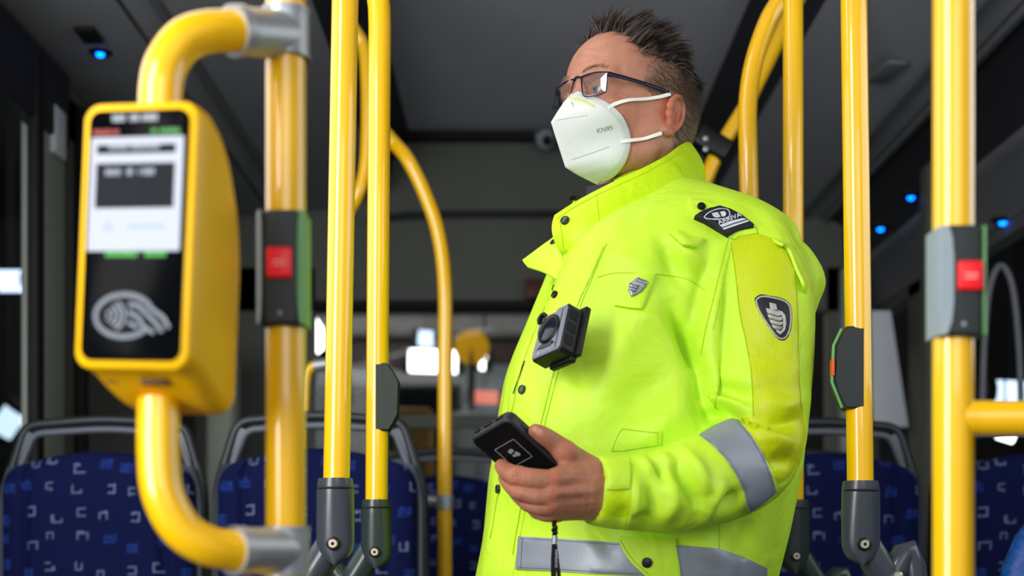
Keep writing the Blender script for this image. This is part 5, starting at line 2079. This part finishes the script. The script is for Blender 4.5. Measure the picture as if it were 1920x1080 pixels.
# thumb nail
def nail(name, cx, cy, ux, uy, B):
    mb = MB()
    rows_ = []
    for j in range(7):
        v = -1 + j / 3
        row = []
        for i in range(7):
            u = -1 + i / 3
            s = (abs(u) ** 3 + abs(v) ** 3) ** (1 / 3)
            m_ = max(abs(u), abs(v)) / s if s > 1e-6 else 1
            h = hit(cx + ux[0] * u * m_ + uy[0] * v * m_, cy + ux[1] * u * m_ + uy[1] * v * m_, B)
            e = max(abs(u), abs(v))
            row.append(h[0] + h[1] * (0.0009 if e < 0.95 else -0.0003))
        rows_.append(row)
    mb.rings(rows_, cap=False, closed=False)
    return mb.build(name, mat('nail', (196, 140, 116), rough=0.35, spec=0.4), body)


nail('nail', 1009, 809, (10.5, 7.6), (-4.0, 6.4), BD)

# eyes
for s in (-1, 1):
    e = hw(0.0805, 0.033 * s, 0.0135)
    look = (RH @ Vector((1.0, 0.02 * s, 0.0))).normalized()
    eb = MB().lathe([(0.0001, -0.0118)] + [(0.0118 * math.sin(a), -0.0118 * math.cos(a)) for a in np.linspace(0.2, 2.55, 14)], e, look, 28)
    eye = eb.build('eye', mat('eye_white', (225, 218, 210), rough=0.15), body, angle=180)
    MB().lathe([(0.0058, 0.0102), (0.0050, 0.0109), (0.0022, 0.0117)], e, look, 24).build('iris', mat('iris_blue_grey', (84, 108, 120), rough=0.2), eye)
    MB().lathe([(0.0023, 0.01165), (0.0001, 0.0119)], e, look, 18).build('pupil', M['black'], eye)

# ------------------------------------------------------------------ hair
def strands(name, pts_n, m, seed, par):
    """pts_n: list of (root, direction, length, droop vector, radius, colour)"""
    vs, fs, cs = [], [], []
    for root, d, L, dr, r, c in pts_n:
        n = 4
        d = d.normalized()
        side = d.cross(Vector((0.31, 0.55, 0.77))).normalized()
        up2 = d.cross(side)
        b = len(vs)
        for k in range(n):
            t = k / (n - 1)
            p = root + d * (L * t) + dr * (L * t * t)
            rr = r * (1 - 0.75 * t)
            for a in (0, 2.094, 4.189):
                vs.append(p + (side * math.cos(a) + up2 * math.sin(a)) * rr)
                cs.append(c)
        for k in range(n - 1):
            for j in range(3):
                a0 = b + k * 3 + j
                a1 = b + k * 3 + (j + 1) % 3
                fs.append((a0, a1, a1 + 3, a0 + 3))
    me = np_mesh(name, np.array([tuple(v) for v in vs]), np.array(fs))
    set_color(me, np.array(cs))
    return link(name, me, m, par, angle=180)


M['hair'] = mat('hair', (60, 44, 34), rough=0.42, attr='Col', noise_amt=0.25, noise_scale=60, spec=0.5)
rr = np.random.RandomState(8)
HL = np.interp
cand = np.nonzero(scalp > 0.12 + 0.6 * rr.rand(len(scalp)))[0]
tops, sides = [], []
wt = rr.permutation(cand)
ntop = nside = 0
for i in wt:
    if ntop > 11000 and nside > 13000:
        break
    lx, ly, lz = VH[i]
    n = Vector(NH[i])
    tm = topm[i]
    root = VHw[i]
    crown = sstep(0.07, 0.115, np.array([lz]))[0]
    if tm > rr.rand() * 0.9 + 0.05:
        if ntop > 11000:
            continue
        ntop += 1
        fr = float(sstep(0.02, 0.075, np.array([lx]))[0])
        clump = noise.noise(Vector((lx * 70, ly * 70, lz * 70)))
        cl2 = noise.noise(Vector((lx * 70 + 9, ly * 70, lz * 70)))
        cl3 = noise.noise(Vector((lx * 170, ly * 170 + 5, lz * 170)))
        bk = 1 - float(sstep(-0.06, 0.01, np.array([lx]))[0])
        flow = Vector((-0.75 + 1.0 * fr, 0.25 * ly / 0.07, 0.55 + 0.55 * fr - 1.5 * bk))
        d = n * (0.42 - 0.40 * bk) + flow + Vector((1.2 * clump, 1.2 * cl2, 0.8 * cl3)) + Vector(rr.randn(3) * 0.06)
        L = (0.021 + 0.013 * crown) * rr.uniform(0.65, 1.1) * (1 + 0.5 * cl3) * (1 - 0.52 * bk) * (1 + 0.30 * fr)
        dr = Vector((-0.3 + 0.5 * clump, 0.5 * cl2, -0.12)) + Vector(rr.randn(3) * 0.06)
        c = np.array(lin((38, 27, 22))) * rr.uniform(0.5, 1.7)
        gf = 0.10 + 0.22 * float(sstep(0.03, 0.075, np.array([lx]))[0])
        if rr.rand() < gf:
            c = np.array(lin((128, 112, 98))) * rr.uniform(0.6, 1.3)
        rad = 0.00055
        root_p = Vector(root) - (RH @ n) * 0.001
        tops.append((root_p, RH @ d, L, RH @ dr, rad, c))
    else:
        if nside > 13000:
            continue
        nside += 1
        cl = noise.noise(Vector((lx * 90, ly * 90, lz * 90)))
        d = n * 0.16 + Vector((-0.8, 0, -0.55)) + Vector((0.35 * cl, 0, 0.4 * cl)) + Vector(rr.randn(3) * 0.10)
        L = rr.uniform(0.009, 0.016)
        low = 1 - float(sstep(-0.045, 0.055, np.array([lz + 0.25 * max(0, lx - 0.01)]))[0])
        fr2 = float(sstep(0.0, 0.04, np.array([lx]))[0])
        low = max(low, 0.75 * fr2)
        base = np.array(lin((84, 64, 50))) * (1 - low) + np.array(lin((186, 160, 136))) * low
        c = base * rr.uniform(0.55, 1.35)
        if rr.rand() < 0.22:
            c = np.array(lin((66, 50, 40)))
        sides.append((Vector(root) - (RH @ n) * 0.0008, RH @ d, L, Vector((0, 0, 0)), 0.00030, c))
RT = np.array([tuple(t[0]) for t in tops])
TIP = np.array([tuple(t[0] + t[1].normalized() * t[2] + t[3] * t[2]) for t in tops])
gi = rr.permutation(len(tops))[:650]
own = np.argmin(((RT[:, None, :] - RT[None, gi, :]) ** 2).sum(-1), 1)
new = []
for i_, t in enumerate(tops):
    g_ = gi[own[i_]]
    k_ = rr.uniform(0.25, 0.7)
    L_ = np.linalg.norm(TIP[i_] - RT[i_])
    tip = TIP[i_] * (1 - k_) + (TIP[g_] + (RT[i_] - RT[g_]) * 0.2) * k_
    v_ = Vector(tip - RT[i_])
    bend = t[3] * 0.6
    L2 = min(v_.length, 0.045)
    new.append((t[0], v_ - bend * L2, L2, bend, t[4], t[5]))
tops = new
hair = strands('hair', tops, M['hair'], 1, person)
strands('side_hair', sides, M['hair'], 2, hair)
# brows
for s in (-1, 1):
    br = []
    for k in range(150):
        t = rr.rand()
        yy = (0.014 + 0.038 * t) * s
        h = BH.ray_cast(hw(0.16, yy, 0.040 + 0.006 * math.sin(PI * t) + rr.randn() * 0.0016), (RH @ Vector((-1, 0, 0))).normalized())
        if h[0] is None:
            continue
        br.append((h[0] - h[1] * 0.0005, RH @ Vector((0.15, s * 1.0, 0.25)) + h[1] * 0.25, rr.uniform(0.005, 0.008), Vector((0, 0, 0)), 0.0002, np.array(lin((150, 124, 100))) * rr.uniform(0.5, 1.1)))
    strands('eyebrow', br, M['hair'], 3, person)

# ------------------------------------------------------------------ mask
def mid_point(px, py):
    """where the sight line meets the head's plane of symmetry"""
    d = (W(px, py, 1.0) - CAM).normalized()
    n = RH @ Vector((0, 1, 0))
    t = (OH - CAM).dot(n) / d.dot(n)
    return to_local(CAM + d * t)


EDGE_PX = [(1071, 174), (1086, 174), (1108, 180), (1130, 188), (1150, 201), (1166, 218), (1176, 240), (1181, 262), (1178, 286), (1169, 306), (1155, 323), (1138, 337), (1119, 346)]
edge = []
for q in EDGE_PX:
    h = hit(q[0], q[1], BH)
    if h is None:
        edge.append(mid_point(*q))
    else:
        edge.append(to_local(h[0] + h[1] * 0.004))

RIDGE_PX = [(1071, 175), (1058, 190), (1044, 211), (1033, 229), (1041, 255), (1051, 286), (1060, 314), (1080, 327), (1100, 337), (1119, 346)]
ridge = []
for q in RIDGE_PX:
    l = mid_point(*q)
    ridge.append(Vector((l.x, 0, l.z)))
NS, NT = 36, 18
RV = np.array([tuple(v) for v in ridge])
rd_ = np.concatenate([[0], np.cumsum(np.linalg.norm(np.diff(RV, axis=0), axis=1))])
tt_ = np.linspace(0, rd_[-1], NS)
for kk in (3, 6):
    tt_[np.argmin(abs(tt_ - rd_[kk]))] = rd_[kk]
rc = np.stack([np.interp(tt_, rd_, RV[:, k]) for k in range(3)], 1)
# keep the crisp corners of the outline
rc = np.array([ridge_pt for ridge_pt in rc])
ec = curve([tuple(v) for v in edge], NS)
ec[:, 1] = np.maximum(ec[:, 1], 0.0)
ec[0] = rc[0]
ec[-1] = rc[-1]


PLN = [sight_plane((1060, 314), (1119, 346), 0.0006), sight_plane((1033, 229), (1060, 314), 0.0006), sight_plane((1071, 175), (1033, 229), 0.0006)]


def mask_side(sgn, off):
    rows_ = []
    for i in range(NS):
        s_ = i / (NS - 1)
        row = []
        for j in range(NT + 1):
            t = j / NT
            p = rc[i] * (1 - t) + ec[i] * t
            bul = 0.012 * math.sin(PI * t ** 1.9) * math.sin(PI * s_) ** 0.8
            if sgn < 0:
                bul *= 0.25
                p = p + np.array([-0.012, 0, 0.034 * sstep(0.45, 0.9, np.array([s_]))[0]]) * math.sin(PI * t ** 0.8)
            p = p + np.array([0.05, 0.98, 0.0]) * bul
            if j == 0:
                p = p.copy()
                p[1] = 0
            q = Vector(p) + Vector((-0.6, -0.5 if j else 0, 0)) * off
            q.y *= sgn
            if sgn < 0 and j > 0:
                for nl__, p0__ in PLN:
                    ds = (q - p0__).dot(nl__)
                    if ds > 0:
                        q = q - nl__ * ds
            row.append(tuple(hw(*q)))
        rows_.append(row)
    return np.array(rows_)


mb = MB()
A1, A2, B1, B2 = mask_side(1, 0), mask_side(-1, 0), mask_side(1, 0.0014), mask_side(-1, 0.0014)
for A, B_ in ((A1, B1), (A2, B2)):
    n_ = NT + 1
    idx = np.arange(NS * n_).reshape(NS, n_)
    q = np.stack([idx[:-1, :-1], idx[1:, :-1], idx[1:, 1:], idx[:-1, 1:]], -1).reshape(-1, 4)
    fs = q.tolist() + (q[:, ::-1] + NS * n_).tolist()
    for k in range(NS - 1):
        fs.append((idx[k, -1], idx[k + 1, -1], idx[k + 1, -1] + NS * n_, idx[k, -1] + NS * n_))
    mb.add(A.reshape(-1, 3).tolist() + B_.reshape(-1, 3).tolist(), fs)
mroot = empty('face_mask', hw(0.10, 0, -0.03))
tag(mroot, 'white folded respirator mask worn over nose and mouth, printed KN95', 'face mask')
shell = mb.build('mask_shell', M['mask'], mroot, angle=50)
bm = bmesh.new()
bm.from_mesh(shell.data)
bmesh.ops.remove_doubles(bm, verts=list(bm.verts), dist=0.0002)
bm.to_mesh(shell.data)
bm.free()
fsm = []
n_ = NT + 1
idx = np.arange(NS * n_).reshape(NS, n_)
q = np.stack([idx[:-1, :-1], idx[1:, :-1], idx[1:, 1:], idx[:-1, 1:]], -1).reshape(-1, 4)
BM = BVHTree.FromPolygons([tuple(p) for p in A1.reshape(-1, 3)], [tuple(f) for f in q.tolist()])
c1 = lambda pts: [(1000 + x / 2.842, y / 2.842) for x, y in pts]


def dots(name, pl, m, par, r, step, B):
    pl = spline(pl, 8)
    S = np.array(pl)
    d = np.concatenate([[0], np.cumsum(np.linalg.norm(np.diff(S, axis=0), axis=1))])
    mb = MB()
    for t in np.arange(0, d[-1], step):
        x, y = np.interp(t, d, S[:, 0]), np.interp(t, d, S[:, 1])
        h = hit(x, y, B)
        if h:
            mb.lathe([(r, 0.0), (r, 0.0003), (r * 0.4, 0.0005)], h[0], h[1], 7)
    return mb.build(name, m, par, smooth=False) if mb.v else None


dots('perforation', c1([(120, 641), (205, 628), (292, 614)]), M['mask_mark'], shell, 0.0006, 3.1, BM)
dots('perforation', c1([(208, 850), (300, 820), (400, 783)]), M['mask_mark'], shell, 0.0007, 3.1, BM)
for k, off in enumerate((0, 9)):
    arc = [(205 + off * .2, 500 + off), (260, 505 + off), (330 - off * .3, 535 + off), (390 - off, 570 + off * .6), (440 - off, 615 + off * .4), (478 - off, 670), (497 - off, 730), (500 - off, 780), (484 - off, 835), (450 - off, 885 - off * .4), (400 - off, 935 - off * .6), (345 - off * .6, 975 - off)]
    dots('edge_weld', c1(arc), M['mask_weld'], shell, 0.00045, 2.2, BM)
clip = decal('nose_clip', c1([(188, 512), (215, 515), (265, 530), (331, 561), (326, 572), (262, 548), (212, 530), (190, 523)]), mat('nose_clip_olive', (196, 204, 130), rough=0.5), shell, 0.0012, 3, B=BM)


def mask_text(body_, O, ux, uy):
    return patch_text('printed_text', body_, O, ux, uy, M['mask_mark'], shell, 0.0004, 0.0, B=BM)


mask_text('KN95', (1000 + 341 / 2.842, 711 / 2.842), (82 / 2.842, -20 / 2.842), (-1.5 / 2.842, -25 / 2.842))


def ribbon(name, pts, w, m, par, up):
    """flat elastic band through 3D points"""
    P = [Vector(q) for q in spline([tuple(p) for p in pts], 8)]
    return MB().tube(P, [w / 2] * len(P), 16, flat=1.0, up=up)


def loop_band(px_pts, w, nm):
    mb = MB()
    P = []
    for x_, y_, off in px_pts:
        h = hit(x_, y_, BM) or hit(x_, y_, BH)
        h2 = hit(x_, y_, BH)
        if h2 and (not h or (h2[0] - CAM).length < (h[0] - CAM).length):
            h = h2
        P.append(h[0] + h[1] * off)
    P = [Vector(q) for q in spline([tuple(p) for p in P], 8)]
    rings = []
    for i, p in enumerate(P):
        T = (P[min(i + 1, len(P) - 1)] - P[max(i - 1, 0)]).normalized()
        out = (p - OH)
        out = (RH @ Vector((0.1, 1, 0)))
        out = (out - out.dot(T) * T).normalized()
        wv = T.cross(out)
        tw = 0.5 * math.sin(i / len(P) * PI)
        wv2 = wv * math.cos(tw) + out * math.sin(tw)
        o2 = wv2.cross(T).normalized()
        rings.append([p + wv2 * (w / 2 * a) + o2 * (0.0006 * b) for a, b in ((-1, -1), (1, -1), (1, 1), (-1, 1))])
    mb.rings(rings)
    return mb.build(nm, M['strap'], mroot, angle=40)


loop_band([(1140, 203, 0.001), (1152, 197, 0.004), (1175, 190, 0.004), (1210, 186, 0.003), (1236, 182, 0.004), (1254, 177, 0.004)], 0.0052, 'ear_loop')
loop_band([(1163, 266, 0.001), (1180, 264, 0.003), (1205, 263, 0.004), (1222, 257, 0.004), (1238, 250, 0.004)], 0.0052, 'ear_loop')

# ------------------------------------------------------------------ glasses
gl = empty('glasses', hw(0.10, 0, 0.014))
tag(gl, 'dark blue rectangular glasses worn above the white mask', 'glasses')


def on_lens(px, py):
    """meet the sight line with the gently wrapped lens plane of the near side"""
    n = RH @ Vector((1, 0.16, 0.10)).normalized()
    p0 = hw(0.1065, 0.012, 0.014)
    d = (W(px, py, 1.0) - CAM).normalized()
    t = (p0 - CAM).dot(n) / d.dot(n)
    return to_local(CAM + d * t)


def side_pt(px, py, yl):
    d = RH.transposed() @ (W(px, py, 1.0) - CAM).normalized()
    c = to_local(CAM)
    t = (yl - c.y) / d.y
    return c + d * t


LENS = [on_lens(*q) for q in c1([(256, 411), (275, 402), (330, 386), (395, 384), (396, 400), (388, 480), (380, 494), (340, 508), (290, 514), (272, 512), (262, 495), (257, 440)])]
YC_ = min(p.y for p in LENS) - 0.0082

fr_near = [tuple(p) for p in spline([tuple(v) for v in LENS] + [tuple(LENS[0])], 3)]
lens_m = glass_mat('glasses_lens', (0.92, 0.94, 0.97), 0.10, 0.01)
for s in (1, -1):
    loopp = [hw(p[0], p[1] if s > 0 else 2 * YC_ - p[1], p[2] + (0 if s > 0 else 0.15 * (p[1] - YC_))) for p in fr_near]
    nl = len(loopp)
    zs = [p[2] for p in fr_near]
    zmid = (max(zs) + min(zs)) / 2
    rads = [0.0012 if p[2] > zmid + 0.002 else 0.0008 for p in fr_near]
    MB().tube(loopp, rads, 10, cap=False).build('rim', M['frame_blue'], gl, angle=180)
    c = sum(loopp[:-1], Vector()) / (nl - 1)
    nrm = RH @ Vector((1, 0.16 * s, 0.1)).normalized()
    mb = MB()
    rings = []
    for k in range(6):
        e = k / 5
        rings.append([c + (p - c) * (1 - e * 0.98) + nrm * (0.0016 * (1 - (1 - e) ** 2)) for p in loopp[:-1]])
    mb.rings(rings, cap=False)
    rings = [[p - nrm * 0.0012 for p in r] for r in rings]
    mb.rings(rings, cap=False)
    mb.build('lens', lens_m, gl, angle=180)
    tr = LENS[3]
    hg = Vector((tr.x - 0.001, (tr.y + 0.0015), tr.z - 0.001))
    ms = lambda v: v if s > 0 else 2 * YC_ - v
    MB().box(hw(hg.x - 0.003, ms(hg.y + 0.001), hg.z - 0.002 + (0 if s > 0 else 0.007)), (0.008, 0.004, 0.0065), RH, 0.001).build('hinge', M['frame_blue'], gl)
    side = lambda px, py, yl: side_pt(px, py, yl)
    tp = [side(1146, 139, 0.0675), side(1175, 147, 0.0735), side(1206, 156, 0.077), side(1236, 166, 0.0785), side(1258, 175, 0.079)]
    path = spline([(hg.x - 0.004, ms(hg.y + 0.002), hg.z - 0.002 + (0 if s > 0 else 0.007))] + [(p.x, p.y * s, p.z) for p in tp[1:]], 6)
    mb = MB()
    rings = []
    for i, p in enumerate(path):
        P = hw(*p)
        a, b = hw(*path[max(0, i - 1)]), hw(*path[min(len(path) - 1, i + 1)])
        T = (b - a).normalized()
        out = RH @ Vector((0, s, 0))
        out = (out - out.dot(T) * T).normalized()
        up = T.cross(out)
        if up.z < 0:
            up = -up
        hgt = 0.0030 - 0.0012 * i / len(path)
        rings.append([P + up * hgt + out * 0.0006, P + up * (hgt * 0.6) + out * 0.0012, P - up * (hgt * 0.6) + out * 0.0012, P - up * hgt + out * 0.0006, P - up * hgt - out * 0.0006, P + up * hgt - out * 0.0006])
    mb.rings(rings)
    mb.build('temple', M['frame_blue'], gl, angle=50)
    MB().lathe([(0.0001, -0.001), (0.0032, -0.0008), (0.0032, 0.0008), (0.0001, 0.001)], hw(0.0965, YC_ + 0.0105 * s, 0.006), RH @ Vector((0.5, s, 0.2)), 16).build('nose_pad', glass_mat('nose_pad_clear', (0.85, 0.87, 0.85), 0.1, 0.1), gl)
a_, b_ = LENS[1], LENS[0]
MB().tube([hw(*q) for q in spline([(b_.x, b_.y, b_.z - 0.001), (b_.x + 0.002, YC_ + 0.004, b_.z + 0.001), (b_.x + 0.0025, YC_, b_.z + 0.0015), (b_.x + 0.002, YC_ - 0.004, b_.z + 0.001), (b_.x, 2 * YC_ - b_.y, b_.z - 0.001)], 4)], 0.0014, 10).build('bridge', M['frame_blue'], gl)

# ------------------------------------------------------------------ phone-like handheld
ph_u = Vector((.686, -.647, .333))     # across (image frame: right, down, away -> x, y(away), z(up))
ph_l = Vector((.686, .425, -.588))
ph_l = (ph_l - ph_l.dot(ph_u) * ph_u / ph_u.length_squared).normalized()
ph_u.normalize()
ph_n = ph_u.cross(ph_l)                # should face the camera and down
if ph_n.y > 0:
    ph_n = -ph_n
PC = W(963, 849, 1.636)
ph = empty('handheld_scanner', PC)
tag(ph, 'black handheld phone held in his hand, white dotted square on its back', 'phone')
PW, PL, PT = 0.0700, 0.158, 0.0175
# the dotted square's centre lies 0.052 from the near end
s0 = -0.046
cen = ph_l * (s0 + PL / 2)
oc = rrect(PW, PL, 0.010, 6)
mb = MB()
rings = []
for n_o, sc in ((0.0, 0.93), (-0.0018, 0.985), (-0.004, 1.0), (-PT + 0.004, 1.0), (-PT + 0.0015, 0.98), (-PT, 0.93)):
    rings.append([PC + cen + ph_u * (x * (1 - (1 - sc) * 0.8)) + ph_l * (y * (1 - (1 - sc) * 0.5)) + ph_n * n_o for x, y in oc])
mb.rings(rings)
mb.build('case', mat('case_dark_grey', (36, 39, 44), rough=0.5, noise_amt=0.1), ph, angle=50)
oc2 = rrect(PW - 0.007, PL - 0.007, 0.007, 6)
mb = MB()
mb.rings([[PC + cen + ph_u * x + ph_l * y + ph_n * n_ for x, y in oc2] for n_ in (-0.001, 0.0002)])
mb.build('back_panel', mat('back_panel_black', (9, 9, 11), rough=0.55, spec=0.3), ph)
PP = lambda x, y, n: PC + ph_u * x + ph_l * y + ph_n * n
mb = MB()
hs = 0.0168
per = [(-hs, -hs), (hs, -hs), (hs, hs), (-hs, hs), (-hs, -hs)]
for i in range(4):
    a, b = Vector(per[i]), Vector(per[i + 1])
    for k in range(13):
        p = a + (b - a) * (k + 0.1) / 13
        q = a + (b - a) * (k + 0.6) / 13
        d = (b - a).normalized()
        o = Vector((-d.y, d.x)) * 0.0005
        mb.add([PP(p.x - o.x, p.y - o.y, 0.0005), PP(p.x + o.x, p.y + o.y, 0.0005), PP(q.x + o.x, q.y + o.y, 0.0005), PP(q.x - o.x, q.y - o.y, 0.0005)], [(0, 1, 2, 3)])
mb.build('dotted_square', M['patch_white'], ph, smooth=False)
mb = MB()
# hand holding a card, as printed inside the square (laid out in the square's upright direction)
ex, ey = (ph_u + ph_l).normalized(), (ph_u - ph_l).normalized()
EP = lambda x, y: PC + ex * x + ey * y + ph_n * 0.0005
for poly in ([(-0.0075, 0.001), (-0.004, 0.0065), (0.0005, 0.0055), (-0.0005, 0.001), (-0.004, -0.003)], [(-0.002, -0.0045), (0.0015, -0.001), (0.0015, 0.003), (0.004, 0.0035), (0.0085, 0.0015), (0.0085, -0.0025), (0.004, -0.0045), (0.001, -0.007)]):
    mb.add([EP(*p) for p in poly], [tuple(range(len(poly)))])
mb.build('symbol', mat('symbol_pale', (150, 156, 160), rough=0.5), ph, smooth=False)
# ports on the end
for x, w_, h_ in ((-0.021, 0.008, 0.0055), (-0.002, 0.013, 0.0045), (0.018, 0.011, 0.0045)):
    R_ = Matrix((ph_u, ph_n, ph_l)).transposed()
    MB().box(PP(x, s0 - 0.0003, -PT / 2), (w_, h_, 0.0035), R_, 0.0012).build('port', mat('port_black', (3, 3, 4), rough=0.3), ph)
R_ = Matrix((ph_l, ph_n, ph_u)).transposed()
MB().box(PP(PW / 2 + 0.0002, s0 + 0.032, -PT / 2), (0.022, 0.006, 0.002), R_, 0.001).build('side_key', M['black'], ph)
MB().box(PP(-0.010, s0 + PL - 0.062, 0.0), (0.018, 0.0012, 0.030), Matrix((ph_u, ph_n, ph_l)).transposed(), 0.0004).build('label_plate', mat('plate_grey', (110, 112, 112), rough=0.4), ph)
# wrist cord
cd = empty('wrist_cord', W(1041, 985, 1.615))
tag(cd, 'black wrist cord with a silver bead hanging below the hand', 'cord')
kp = [W(1041, 974, 1.625), W(1039, 984, 1.612), W(1042, 990, 1.606), W(1038, 994, 1.611), W(1042, 998, 1.609), W(1039.5, 1002, 1.613), W(1040.5, 1009, 1.612)]
MB().tube([Vector(q) for q in spline(kp, 6)], 0.0029, 10).build('knot', M['rubber'], cd)
MB().tube([W(1040.5, 1004, 1.612), W(1039.5, 1020, 1.612)], 0.0034, 20).build('bead', M['silver'], cd)
for k, pts in enumerate(([(1040, 1016), (1039, 1030), (1038, 1050), (1038, 1075), (1040, 1110), (1048, 1150), (1054, 1170)], [(1040, 1016), (1042, 1030), (1045, 1055), (1048, 1080), (1050, 1110), (1054, 1150), (1054, 1170)])):
    mb = MB()
    P = [Vector(q) for q in spline([tuple(W(x_, y_, 1.612 + 0.004 * k)) for x_, y_ in pts], 5)]
    rings = []
    for i, p in enumerate(P):
        T = (P[min(i + 1, len(P) - 1)] - P[max(i - 1, 0)]).normalized()
        sd = Vector((1, 0.2, 0))
        sd = (sd - sd.dot(T) * T).normalized()
        fr_ = T.cross(sd)
        rings.append([p + sd * a * (0.0032 - 0.0008 * k) + fr_ * b * 0.0005 for a, b in ((-1, -1), (1, -1), (1, 1), (-1, 1))])
    mb.rings(rings)
    stp = mb.build('strap', M['rubber'], cd, angle=40)
    if k == 0:
        flat_text('strap_text', 'FAMOCO', W(1040.8, 1031, 1.6085), Vector((0.0, 0, -1)), Vector((1, 0, 0)), 0.0215, M['patch_white'], stp, 0.0028, 0.0)

# ------------------------------------------------------------------ body camera
bc_u = Vector((.60, -.79, .16)).normalized()     # across its face, toward the image right
bc_v = Vector((.33, .20, 1.0))
bc_v = (bc_v - bc_v.dot(bc_u) * bc_u).normalized()
bc_n = bc_u.cross(bc_v)
if bc_n.y > 0:
    bc_n = -bc_n
BCc = W(1042, 629, 1.735)
bcam = empty('body_camera', BCc)
tag(bcam, 'grey and black body camera clipped to the front of the jacket', 'body camera')
R_ = Matrix((bc_u, bc_v, bc_n)).transposed()
BP = lambda x, y, n: BCc + bc_u * x + bc_v * y + bc_n * n
bw, bh = 0.062, 0.070
body_poly = [(-bw / 2 + .004, -bh / 2), (bw / 2 - .004, -bh / 2), (bw / 2, -bh / 2 + .005), (bw / 2, bh / 2 - .004), (bw / 2 - .004, bh / 2), (.010, bh / 2), (.006, bh / 2 - .004), (-bw / 2 + .006, bh / 2 - .004), (-bw / 2, bh / 2 - .012), (-bw / 2, bh / 2 - .028), (-bw / 2 + .003, bh / 2 - .034), (-bw / 2, -bh / 2 + .006)]
sgn = 1 if bc_u.cross(bc_v).dot(bc_n) > 0 else -1


def slab(poly, n0, n1, m, name, par, bev=0.0012):
    rings = []
    cx_ = sum(p[0] for p in poly) / len(poly)
    cy_ = sum(p[1] for p in poly) / len(poly)
    for n_, s_ in ((n0, 1.0), (n1 - bev, 1.0), (n1, 1 - bev / 0.03)):
        rings.append([BP(cx_ + (x - cx_) * s_, cy_ + (y - cy_) * s_, n_) for x, y in poly])
    return MB().rings(rings).build(name, m, par, angle=30)


slab(body_poly, -0.013, 0.009, M['rubber'], 'case', bcam)
fp = slab([(x * 0.93, y * 0.94) for x, y in body_poly], 0.008, 0.0112, M['cam_grey'], 'face_plate', bcam)
# dark centre dial and upper lens
MB().lathe([(0.0205, 0.0), (0.0210, 0.002), (0.0198, 0.0034), (0.0186, 0.0028)], BP(-0.001, 0.004, 0.0105), bc_n, 40).build('dial_ring', M['black'], fp)
MB().lathe([(0.0184, 0.0), (0.0178, 0.0022), (0.0120, 0.0034), (0.004, 0.0038), (0.0, 0.0038)], BP(-0.001, 0.004, 0.0108), bc_n, 40).build('dial', mat('dial_steel', (40, 48, 60), rough=0.12, metal=0.6), fp)
MB().lathe([(0.0088, -0.001), (0.0090, 0.003), (0.0078, 0.0042), (0.0062, 0.0030)], BP(-0.0235, 0.0275, 0.0095), bc_n, 30).build('lens_ring', M['black'], fp)
MB().lathe([(0.0062, 0.0), (0.0050, 0.0012), (0.0, 0.002)], BP(-0.0235, 0.0275, 0.012), bc_n, 24).build('lens', M['glassblack'], fp)
slab([(-0.020, -0.022), (0.018, -0.022), (0.012, -0.0165), (-0.012, -0.0165)], 0.011, 0.0118, M['black'], 'groove', fp, 0.0003)
slab([(-0.010, -0.0235), (0.010, -0.0235), (0.012, -0.019), (-0.012, -0.019)], 0.011, 0.0126, mat('cam_key', (60, 66, 74), rough=0.4), 'key', fp, 0.0003)
slab([(0.020, -0.030), (0.0215, -0.030), (0.0215, 0.028), (0.020, 0.028)], 0.011, 0.0116, M['black'], 'groove', fp, 0.0001)
flat_text('marking', 'AXON', BP(-0.0075, -0.0305, 0.0118), bc_u, bc_v, 0.019, mat('marking_grey', (168, 172, 176), rough=0.5), fp, 0.0045)
mb = MB()
mb.add([BP(-0.0165, -0.0305, 0.0118), BP(-0.0105, -0.0305, 0.0118), BP(-0.0135, -0.0255, 0.0118)], [(0, 1, 2)])
mb.build('marking', bpy.data.materials['marking_grey'], fp, smooth=False)
for k in range(3):
    MB().box(BP(bw / 2 + 0.0004, 0.020 - 0.018 * k, -0.001), (0.0008, 0.013, 0.013), R_, 0.0003).build('side_grip', mat('grip_green_black', (14, 20, 16), rough=0.8), bcam)
MB().box(BP(0.006, -bh / 2 + 0.002, -0.016), (0.046, 0.014, 0.010), R_, 0.003).build('mount_clip', M['rubber'], bcam)
MB().box(BP(0.024, 0.004, -0.018), (0.024, 0.072, 0.009), R_, 0.002).build('mount_plate', M['rubber'], bcam)
MB().box(BP(0.012, bh / 2 + 0.0006, 0.0), (0.010, 0.002, 0.007), R_, 0.0008).build('record_switch', mat('switch_red', (150, 24, 24), rough=0.4), bcam)
